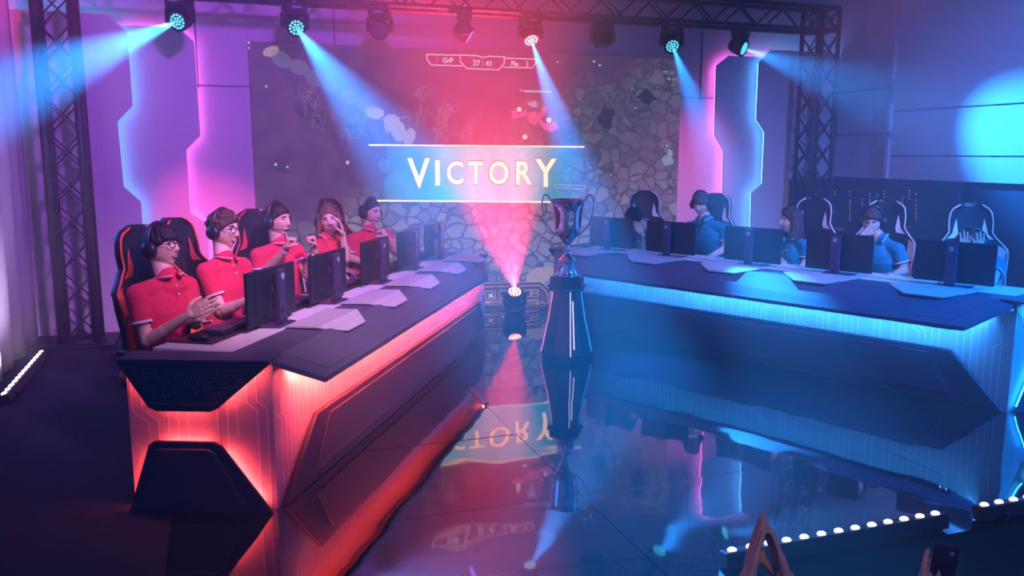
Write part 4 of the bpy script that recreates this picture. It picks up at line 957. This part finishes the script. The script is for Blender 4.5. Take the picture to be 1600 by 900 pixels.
        lp = MB().tube([head+hax[0]*x*mw+hax[1]*(.0895-.016*x*x)+hax[2]*(-.051+zz) for x, zz in [(-1, .006*smile), (-.5, -.001+.0055*smile), (0, .003*smile+.001), (.5, -.001+.0055*smile), (1, .006*smile)]], [.0015, .0038, .0042, .0038, .0015], 6)
        lp.tube([head+hax[0]*x*mw+hax[1]*(.0885-.016*x*x)+hax[2]*(-.055+zz) for x, zz in [(-1, .010*smile), (-.5, -.002-.003*smile), (0, -.003-.006*smile), (.5, -.002-.003*smile), (1, .010*smile)]], [.0015, .004, .0048, .004, .0015], 6)
        child('lips', lp, 'lips')
    if glasses:
        g_ = MB()
        for s in (-1, 1):
            c = head+hax[0]*.033*s+hax[1]*.101+hax[2]*.012
            g_.torus(c, .0225, .0028, (hax[0], hax[2], hax[1]), 22, 6, sc=(1.05, .88))
            g_.tube([c+hax[0]*.022*s+hax[2]*.006, head+hax[0]*.072*s+hax[1]*.075+hax[2]*.017, head+hax[0]*.080*s-hax[1]*.01+hax[2]*.014], .0028, 6)
        g_.tube([head+hax[0]*.011+hax[1]*.103+hax[2]*.014, head-hax[0]*.011+hax[1]*.103+hax[2]*.014], .0025, 6)
        child('glasses', g_, 'cable')
    if headset:
        h_ = MB(); t_ = .125
        h_.tube([head+hax[0]*.098*cos(t)+hax[2]*(.138*sin(t)-.0)-hax[1]*.012 for t in np.linspace(.12, pi-.12, 18)], .0125, 10)
        hs_ = child('headset', h_, 'headset')
        for s in (-1, 1):
            cx_ = (hax[1], hax[2], hax[0]*s)
            MB().lathe([(.01, -.006), (.038, -.006), (.046, .006), (.047, .022), (.040, .036), (.02, .041), (.004, .041)], head+hax[0]*.078*s-hax[1]*.008-hax[2]*.008, 28, cx_).build('ear_cup', 'headset', hs_, world=True, smooth=True)
            MB().torus(head+hax[0]*(.078+.034)*s-hax[1]*.008-hax[2]*.008, .030, .0022, (hax[1], hax[2], hax[0]*s), 24, 6).build('cup_ring', 'badge', hs_, world=True)
        if mic:
            m_ = MB().tube([head+hax[0]*.098*mic-hax[1]*.0-hax[2]*.03, head+hax[0]*.095*mic+hax[1]*.06-hax[2]*.055, head+hax[0]*.05*mic+hax[1]*.125-hax[2]*.055], .003, 6)
            m_.ell(head+hax[0]*.045*mic+hax[1]*.13-hax[2]*.055, (.008, .012, .008), hax, 8, 6); m_.build('microphone', 'cable', hs_, world=True, smooth=True)
    if watch is not None:
        sh, el, wr = arms[watch]; d_ = nrm(wr-el); bx, by, bz = basis(d_); c = wr-d_*.03
        w2 = child('watch', MB().torus(c, .031, .006, (bx, by, bz), 22, 6), 'silver')
    return P_
def D(x, y, d): return tuple(dp(x, y, d))
BACKV = -FW
def lk(r, t, u): return RT*r+nrm(A(-FW[0], -FW[1], 0))*t+A(0, 0, u)
GP, GQ = 'players behind the red desk', 'players behind the blue desk'
fL, fR = FL.v, FR.v
# --- red team
d = 4.72
person('person in a red polo with swept black fringe, glasses and headset, clapping, nearest at left', D(253, 386, d), lk(.95, .30, .10), D(262, 430, d), D(214, 454, d-.12), D(293, 441, d+.12),
       (D(231, 533, d-.10), D(293, 493, d-.20)), (D(306, 505, d+.10), D(302, 499, d-.06)), D(262, 568, d+.05), 'redshirt', 'skin', 'hair', style=(.052, -.005, -.055, .11, -.022), glasses=True, smile=.4,
       handN=dict(d=lk(.85, .1, .45), nv=lk(.3, -.9, .1), thumb=1, curl=.2, spread=.04), handF=dict(d=lk(.9, .1, .62), nv=lk(-.2, .9, -.5), thumb=1, curl=.08, spread=.03), facing=lk(.8, .6, 0), group=GP, watch=1)
d = 5.32
person('person in a red polo with curly brown hair and glasses, typing behind the nearest monitor', D(350, 360, d), lk(.93, .34, -.04), D(351, 401, d), D(321, 419, d-.12), D(378, 410, d+.14),
       (D(346, 487, d-.1), D(392, 467, d-.20)), (D(392, 474, d+.15), D(404, 478, d-.05)), D(346, 528, d+.02), 'redshirt', 'skin', 'hairb', style=(.058, -.005, -.06, .12, 0), curly=90, glasses=True, smile=.9,
       handN=dict(d=lk(.9, .3, -.2), nv=A(0, 0, -1), thumb=-1, curl=.3), handF=dict(d=lk(.9, .3, -.2), nv=A(0, 0, -1), thumb=1, curl=.3), facing=lk(.85, .5, 0), group=GP)
d = 6.03
person('person in a red polo with short black hair and headset, smiling with both fists raised', D(434, 345, d), lk(.90, .42, -.02), D(437, 379, d), D(403, 395, d-.14), D(463, 387, d+.12),
       (D(406, 433, d-.12), D(446, 391, d-.26)), (D(480, 428, d-.02), D(492, 390, d-.14)), D(440, 478, d+.02), 'redshirt', 'skin2', 'hair', style=(.060, .005, -.055, .07, 0), mic=1, smile=1.0,
       handN=dict(d=lk(.35, .1, 1), nv=lk(.9, -.2, -.2), thumb=-1, curl=1.5, spread=.0), handF=dict(d=lk(-.15, .15, 1), nv=lk(-.7, .7, 0), thumb=1, curl=1.5, spread=.0), facing=lk(.8, .6, 0), group=GP, watch=1)
d = 6.87
person('person with long auburn hair in a red polo, one hand raised beside her face', D(514, 345, d), lk(.22, .95, -.02), D(508, 373, d), D(497, 381, d-.18), D(530, 374, d+.08),
       (D(517, 414, d-.2), D(535, 420, d-.35)), (D(540, 404, d-.05), D(536, 370, d-.14)), D(500, 455, d+.05), 'redshirt', 'skin', 'hairf', style=(.070, -.03, -.09, .10, 0), long=.40, roll=-6, smile=.3,
       handN=dict(d=lk(.9, .3, -.2), nv=A(0, 0, -1), thumb=-1, curl=.3), handF=dict(d=lk(-.1, .1, 1), nv=lk(-.9, .3, 0), thumb=1, curl=.35), facing=lk(.5, .9, 0), group=GP, female=True)
d = 7.70
person('person in a red polo with dark tied hair, laughing at the far end', D(580, 332, d), lk(.80, .55, -.12), D(577, 358, d), D(550, 371, d-.14), D(605, 364, d+.14),
       (D(546, 403, d-.1), D(568, 410, d-.2)), (D(619, 393, d+.03), D(606, 372, d-.12)), D(574, 432, d+.05), 'redshirt', 'skin', 'hair', style=(.072, .01, -.055, .05, 0), mic=1, smile=1.0, bun=True,
       handN=dict(d=lk(.9, .2, -.1), nv=A(0, 0, -1), thumb=-1, curl=.3), handF=dict(d=lk(-.5, .2, .8), nv=lk(-.8, -.2, -.4), thumb=1, curl=1.4), facing=lk(.6, .8, 0), group=GP)
# --- blue team
d = 8.95
person('person in a teal polo bowed forward, hand to the brow, farthest back', D(991, 342, d-.15), lk(-.50, .60, -.62), D(1008, 350, d), D(1003, 361, d+.14), D(1033, 352, d-.10),
       (D(1003, 396, d-.12), D(1003, 366, d-.30)), (D(1024, 396, d-.3), D(1000, 403, d-.45)), D(1026, 408, d+.15), 'blueshirt', 'skin2', 'hair', style=(.050, -.01, -.06, .12, -.01), curly=60, headset=False,
       handN=dict(d=lk(-.55, .1, .8), nv=lk(-.4, -.8, .1), thumb=-1, curl=.5), facing=lk(-.7, .7, 0), group=GQ, eyes=True)
d = 8.46
person('person in a teal polo and headset sitting upright and looking down at the blue desk', D(1096, 319, d), lk(-.58, .76, -.30), D(1104, 343, d), D(1078, 351, d+.14), D(1134, 355, d-.12),
       (D(1076, 388, d+.02), D(1086, 404, d-.2)), (D(1133, 389, d-.12), D(1104, 404, d-.28)), D(1108, 412, d+.1), 'blueshirt', 'skin', 'hairg', style=(.050, -.01, -.06, .11, -.014),
       handN=dict(d=lk(-.3, .6, -.1), nv=A(0, 0, -1), thumb=1, curl=.3), handF=dict(d=lk(-.9, .3, 0), nv=A(0, 0, -1), thumb=-1, curl=.3), facing=lk(-.4, .9, 0), group=GQ)
d = 7.77
person('person with dark shoulder-length hair in a teal polo, face in profile', D(1236, 345, d), lk(-.97, .12, -.05), D(1240, 371, d), D(1224, 381, d+.12), D(1258, 380, d-.10),
       (D(1224, 412, d+.02), D(1222, 421, d-.2)), (D(1259, 412, d-.08), D(1249, 420, d-.22)), D(1243, 436, d+.08), 'blueshirt', 'skin', 'hairb', style=(.066, -.03, -.09, .13, 0), curly=60, long=.13, headset=False,
       handN=dict(d=lk(-.5, .5, -.1), nv=A(0, 0, -1), thumb=1, curl=.3), handF=dict(d=lk(-.7, .4, -.1), nv=A(0, 0, -1), thumb=-1, curl=.3), facing=lk(-.6, .8, 0), group=GQ, female=True)
d = 7.23
person('person in a teal polo covering his face with one hand, wearing a watch', D(1362, 346, d), lk(-.42, .80, -.30), D(1378, 373, d), D(1343, 384, d+.12), D(1403, 386, d-.12),
       (D(1333, 414, d-.05), D(1344, 370, d-.22)), (D(1412, 424, d-.12), D(1391, 431, d-.30)), D(1375, 452, d+.1), 'blueshirt', 'skin2', 'hairb', style=(.055, 0, -.06, .10, 0), headset=True,
       handN=dict(d=lk(.75, .12, .55), nv=lk(.1, -1, .2), thumb=-1, curl=.22, spread=.16), handF=dict(d=lk(-.95, .2, 0), nv=A(0, 0, -1), thumb=-1, curl=.3), facing=lk(-.3, .9, 0), group=GQ, watch=1)
d = 6.68
person('person in a teal polo and headset bent forward with the face buried in both hands', D(1518, 378, d), lk(-.30, .62, -.62), D(1530, 398, d+.05), D(1500, 412, d+.12), D(1560, 408, d-.06),
       (D(1490, 432, d-.10), D(1505, 403, d-.25)), (D(1550, 440, d-.30), D(1526, 405, d-.27)), D(1530, 482, d+.12), 'blueshirt', 'skin', 'hairb', style=(.050, 0, -.06, .09, 0), headset=True,
       handN=dict(d=lk(-.02, .15, 1), nv=lk(0, -1, .1), thumb=1, curl=.12, spread=.06, s=1.12), handF=dict(d=lk(-.05, .15, 1), nv=lk(0, -1, .1), thumb=-1, curl=.12, spread=.06, s=1.12), facing=lk(-.4, .9, 0), group=GQ)
#ENDPEOPLE#
#REST#
# ------------------------------------------------------------------ pedestal and trophy
px_, py_ = 2.785, 6.56
ped = empty('trophy_pedestal', (px_, py_, 0)); pr = MB()
pz = [(0, .205, .30), (.06, .215, .31), (.30, .165, .24), (.335, .155, .20), (.48, .135, .165), (.52, .125, .15), (.60, .12, .145)]
cam_dir = nrm(A(-px_, -py_, 0)); sd_ = np.cross(A(0, 0, 1), cam_dir)
ped_rot = radians(-4)
def pring(z, w_, dpt):
    e1 = sd_*cos(ped_rot)+cam_dir*sin(ped_rot); e2 = cam_dir*cos(ped_rot)-sd_*sin(ped_rot); c = A(px_, py_, z)
    return [c+e1*w_, c+e1*w_*.55+e2*w_*.75, c+e1*.02+e2*w_*1.05, c-e1*w_*.55+e2*w_*.75, c-e1*w_, c-e1*w_*.55-e2*w_*.75, c-e2*w_*1.0, c+e1*w_*.55-e2*w_*.75]
PR = [pring(z, a, b_) for z, a, b_ in pz]
pr.loft(PR); pr.build('column', 'pedestal', ped, world=True, bevel=.003)
def pline(idx, r, m, z0=0, off=.004, th=.005):
    pts = [PR[k][idx] for k in range(len(PR)) if pz[k][0] >= z0]
    pts = [p+nrm((p-A(px_, py_, p[2])))*off for p in pts]
    MB().tube(pts, th, 6).build('glowing_edge', m, ped, world=True)
pline(2, 0, 'pedw', .05); pline(0, 0, 'pedp' if (PR[0][0]-PR[0][4])@RT < 0 else 'pedb', .05); pline(4, 0, 'pedb' if (PR[0][0]-PR[0][4])@RT < 0 else 'pedp', .05)
MB().slab([PR[1][2]+RT*.025+A(0, 0, .06)+cam_dir*-.012, PR[1][2]+RT*.037+A(0, 0, .06)+cam_dir*-.018, PR[5][2]+RT*.027+cam_dir*-.008, PR[5][2]+RT*.015+cam_dir*-.002], cam_dir*.006).build('glowing_edge', 'pedw', ped, world=True)
MB().lathe([(.15, .60), (.168, .602), (.172, .615), (.165, .625), (.10, .627)], (px_, py_, 0), 6).build('top_plate', 'pedestal', ped, world=True, bevel=.003)
tag(ped, 'dark tapering column with thin glowing edges under the silver cup', 'pedestal')
tp = empty('trophy_cup', (px_, py_, .628)); tz = .628
hexr = lambda r: r
MB().lathe([(.10, .0), (.175, .0), (.178, .012), (.165, .022), (.150, .026), (.150, .085), (.142, .092), (.09, .093)], (px_, py_, tz), 6, (RT*cos(.2)+FW*A(1, 1, 0)*sin(.2), nrm(A(FW[0], FW[1], 0))*cos(.2)-RT*sin(.2), A(0, 0, 1))).build('plinth', 'wood', tp, world=True, bevel=.004)
def fac(prof, n, name, smooth, lobes=0):
    mb = MB(); rings = []
    for r, z in prof:
        rings.append([A(px_, py_, tz+z)+A(cos(2*pi*k/n), sin(2*pi*k/n), 0)*r*(1-(.035*abs(sin(lobes*pi*k/n)) if lobes else 0)) for k in range(n)])
    return mb.loft(rings).build(name, 'chrome', tp, world=True, smooth=smooth)
fac([(.05, .092), (.105, .093), (.108, .10), (.100, .108), (.088, .135), (.078, .18), (.073, .215), (.076, .222), (.076, .23), (.068, .236), (.045, .26), (.028, .285), (.020, .30), (.022, .31), (.026, .322), (.020, .334), (.016, .345), (.020, .36)], 48, 'bell_foot', True)
fac([(.020, .355), (.030, .375), (.060, .41), (.092, .44), (.106, .465), (.112, .50), (.119, .57), (.126, .64), (.133, .69), (.146, .725), (.158, .738), (.161, .743), (.158, .748), (.150, .744), (.138, .72), (.126, .69), (.116, .60), (.105, .50), (.09, .46), (.02, .42)], 64, 'bowl', True)
# engraved emblem: a small cup outline and text-like lines on the bowl front
em = MB(); fd = nrm(A(-px_, -py_, 0)); e1 = np.cross(A(0, 0, 1), fd)
M['engrave'] = mat('engraved_frosting', (0.9, .9, .95), .5)
def onb(x, z): r = float(np.interp(z, [.44, .465, .50, .57, .64, .69], [.092, .106, .112, .119, .126, .133]))+.0015; t = x/r; return A(px_, py_, tz+z)+(fd*cos(t)+e1*sin(t))*r
for pth in ([(-.028, .66), (-.03, .62), (-.018, .585), (-.006, .57), (-.006, .55), (.006, .55), (.006, .57), (.018, .585), (.03, .62), (.028, .66), (-.028, .66)], [(-.028, .65), (-.042, .64), (-.038, .61), (-.022, .60)], [(.028, .65), (.042, .64), (.038, .61), (.022, .60)], [(-.018, .54), (.018, .54)], [(-.028, .52), (.028, .52)], [(-.022, .508), (.022, .508)], [(-.012, .64), (-.012, .60)], [(0, .645), (0, .59)], [(.012, .64), (.012, .60)]):
    em.tube([onb(*p) for p in pth], .0016, 5)
em.build('engraved_emblem', 'engrave', tp, world=True)
for s in (-1, 1):
    h = [(.150, .735), (.160, .765), (.178, .785), (.200, .782), (.216, .755), (.219, .70), (.212, .64), (.192, .57), (.158, .505), (.118, .462), (.085, .440)]
    MB().tube([A(px_, py_, tz+z)+RT*s*x for x, z in h], [.0075, .007, .0065, .0065, .0065, .0065, .0065, .0065, .007, .008, .008], 8).build('handle', 'chrome', tp, world=True, smooth=True)
tag(tp, 'tall silver trophy cup with two looping handles on a dark six-sided plinth', 'trophy')

# ------------------------------------------------------------------ spectators at the stage front
def spectator(label, base, face, arms_, hands_, top, mt, hm, headpos):
    base = A(*base); f = nrm(face); s_ = np.cross(f, A(0, 0, 1)); ax3 = (s_, f, A(0, 0, 1)); mb = MB()
    hp = A(*headpos); mb.loft(xf(HG, hp, ax3)); mb.cap(hp-A(0, 0, .20), hp-A(0, 0, .06)-f*.02, .062, .052)
    pel = A(base[0], base[1], base[2]+.92); shz = hp[2]-.27; mid = A(hp[0], hp[1], shz)-f*.02
    def tor(g, m_):
        m_.loft([ringset(pel+(mid-pel)*t, (s_, f), a+g, b_+g) for t, a, b_ in ((-.05, .15, .11), (.2, .145, .10), (.5, .16, .11), (.8, .19, .115), (.95, .17, .09), (1.03, .08, .06))])
    tor(0, mb)
    for (el, wr), hd_, sg in zip(arms_, hands_, (-1, 1)):
        sh = mid+s_*.17*sg-A(0, 0, .03); mb.cap(sh, el, .048, .040); mb.cap(el, wr, .041, .027); hand(mb, wr, **hd_)
    for sg in (-1, 1):
        h = pel+s_*.09*sg; k = A(h[0], h[1], base[2]+.5)+f*.02; a = A(h[0], h[1], base[2]+.08); mb.cap(h, k, .085, .055); mb.cap(k, a, .055, .04); mb.cap(a-A(0, 0, .04), a+f*.15-A(0, 0, .045), .035, .03)
    P_ = mesh_ob('person', voxelize(mb, .005, 2), mt, None, base); P_.location = tuple(base); P_['label'] = label; P_['category'] = 'person'
    sm2 = MB(); tor(.014, sm2)
    for (el, wr), sg in zip(arms_, (-1, 1)): sh = mid+s_*.17*sg-A(0, 0, .03); sm2.cap(sh, A(*el), .064, .054); sm2.cap(A(*el), A(*el)+(A(*wr)-A(*el))*.45, .054, .042)
    mesh_ob('sweater', voxelize(sm2, .008, 3), top, P_, base)
    t2 = MB()
    for sg in (-1, 1): h = pel+s_*.09*sg; t2.cap(h, A(h[0], h[1], base[2]+.5), .10, .07); t2.cap(A(h[0], h[1], base[2]+.5), A(h[0], h[1], base[2]+.12), .07, .055)
    t2.cap(pel-s_*.06, pel+s_*.06, .12, .12)
    mesh_ob('trousers', voxelize(t2, .012, 3), 'jeans', P_, base)
    mesh_ob('hair', voxelize(MB().loft(xf(hair_shape((.06, -.01, -.07, .1, 0), 3), hp, ax3)), .006, 1), hm, P_, base)
    return P_
M['sweater'] = mat('dark_green_knit', (0.02, 0.05, 0.04), .9, bump=.3, bscale=120)
fwd0 = nrm(A(.25, 1, 0))
wl_ = dp(1166, 918, 2.30); wr_ = dp(1232, 918, 2.30)
tipd = dp(1192, 798, 2.34)
sp1 = spectator('person in the audience raising clapping hands into view at the bottom edge', (1.25, 1.35, -1.05), fwd0,
    [(wl_-A(.10, .02, .26), wl_), (wr_-A(-.12, .02, .26), wr_)],
    [dict(d=nrm(tipd-wl_), nv=lk(1, 0, 0), thumb=1, curl=.02, spread=.03, s=1.08, curls=[.05, .04, .03, .05]), dict(d=nrm(tipd-wr_), nv=lk(-1, 0, 0), thumb=-1, curl=.02, spread=.03, s=1.08, curls=[.05, .02, .05, .04])],
    'sweater', 'skin2', 'hair', (1.25, 1.33, .30))
ph = dp(1473, 889, 2.30)
phx = empty('mobile_phone', ph); axp = (nrm(RT+A(0, 0, .12)), nrm(A(.5, 1, .1)), nrm(A(-.05, -.15, 1)))
axp = (nrm(RT*.75-FW*.8), None, nrm(A(0, 0, 1)+RT*.10)); axp = (axp[0], np.cross(axp[2], axp[0]), axp[2])
MB().box(ph, (.066, .009, .135), axp).build('body', 'blackpl', phx, world=True, bevel=.004)
MB().box(ph-axp[1]*.005, (.060, .001, .124), axp).build('glass', 'phonegl', phx, world=True)
MB().lathe([(.001, 0), (.006, 0), (.006, .002), (.001, .002)], ph-axp[1]*.0055+axp[2]*.05+axp[0]*.018, 12, (axp[0], axp[2], -axp[1])).build('camera_lens', 'badge', phx, world=True)
tag(phx, 'dark mobile phone held up at the bottom edge near the right corner', 'phone')
w3 = dp(1462, 958, 2.33); w4 = dp(1530, 980, 2.4)
spectator('person in the audience holding up a phone, only fingertips showing at the bottom edge', (1.78, 1.15, -1.05), fwd0,
    [(w3-A(.04, .10, .25), w3), (w4-A(-.12, .05, .22), w4)],
    [dict(d=nrm(A(0, 0, 1)-RT*.12), nv=nrm(RT*.7+FW*.5), thumb=1, curl=.30, spread=.05), dict(d=lk(-.2, 0, 1), nv=lk(-1, 0, 0), thumb=-1, curl=.5)],
    'sweater', 'skin', 'hairb', (1.80, 1.12, .22))
#ENDREST#
# ------------------------------------------------------------------ haze filling the hall
hz = MB().box((2.62, 4.0, 1.80), (9.54, 10.2, 5.7)).build('haze', 'ceil')
vm = bpy.data.materials.new('stage_haze'); vm.use_nodes = True; nt = vm.node_tree; nt.nodes.clear()
o_ = nt.nodes.new('ShaderNodeOutputMaterial'); vs = nt.nodes.new('ShaderNodeVolumeScatter'); vs.inputs['Density'].default_value = HAZE; vs.inputs['Anisotropy'].default_value = 0.15
vs.inputs['Color'].default_value = (0.95, 0.95, 1, 1); nt.links.new(vs.outputs[0], o_.inputs['Volume']); hz.data.materials.clear(); hz.data.materials.append(vm)
tag(hz, 'thin coloured smoke hanging in the air of the whole hall', 'haze', kind='stuff')
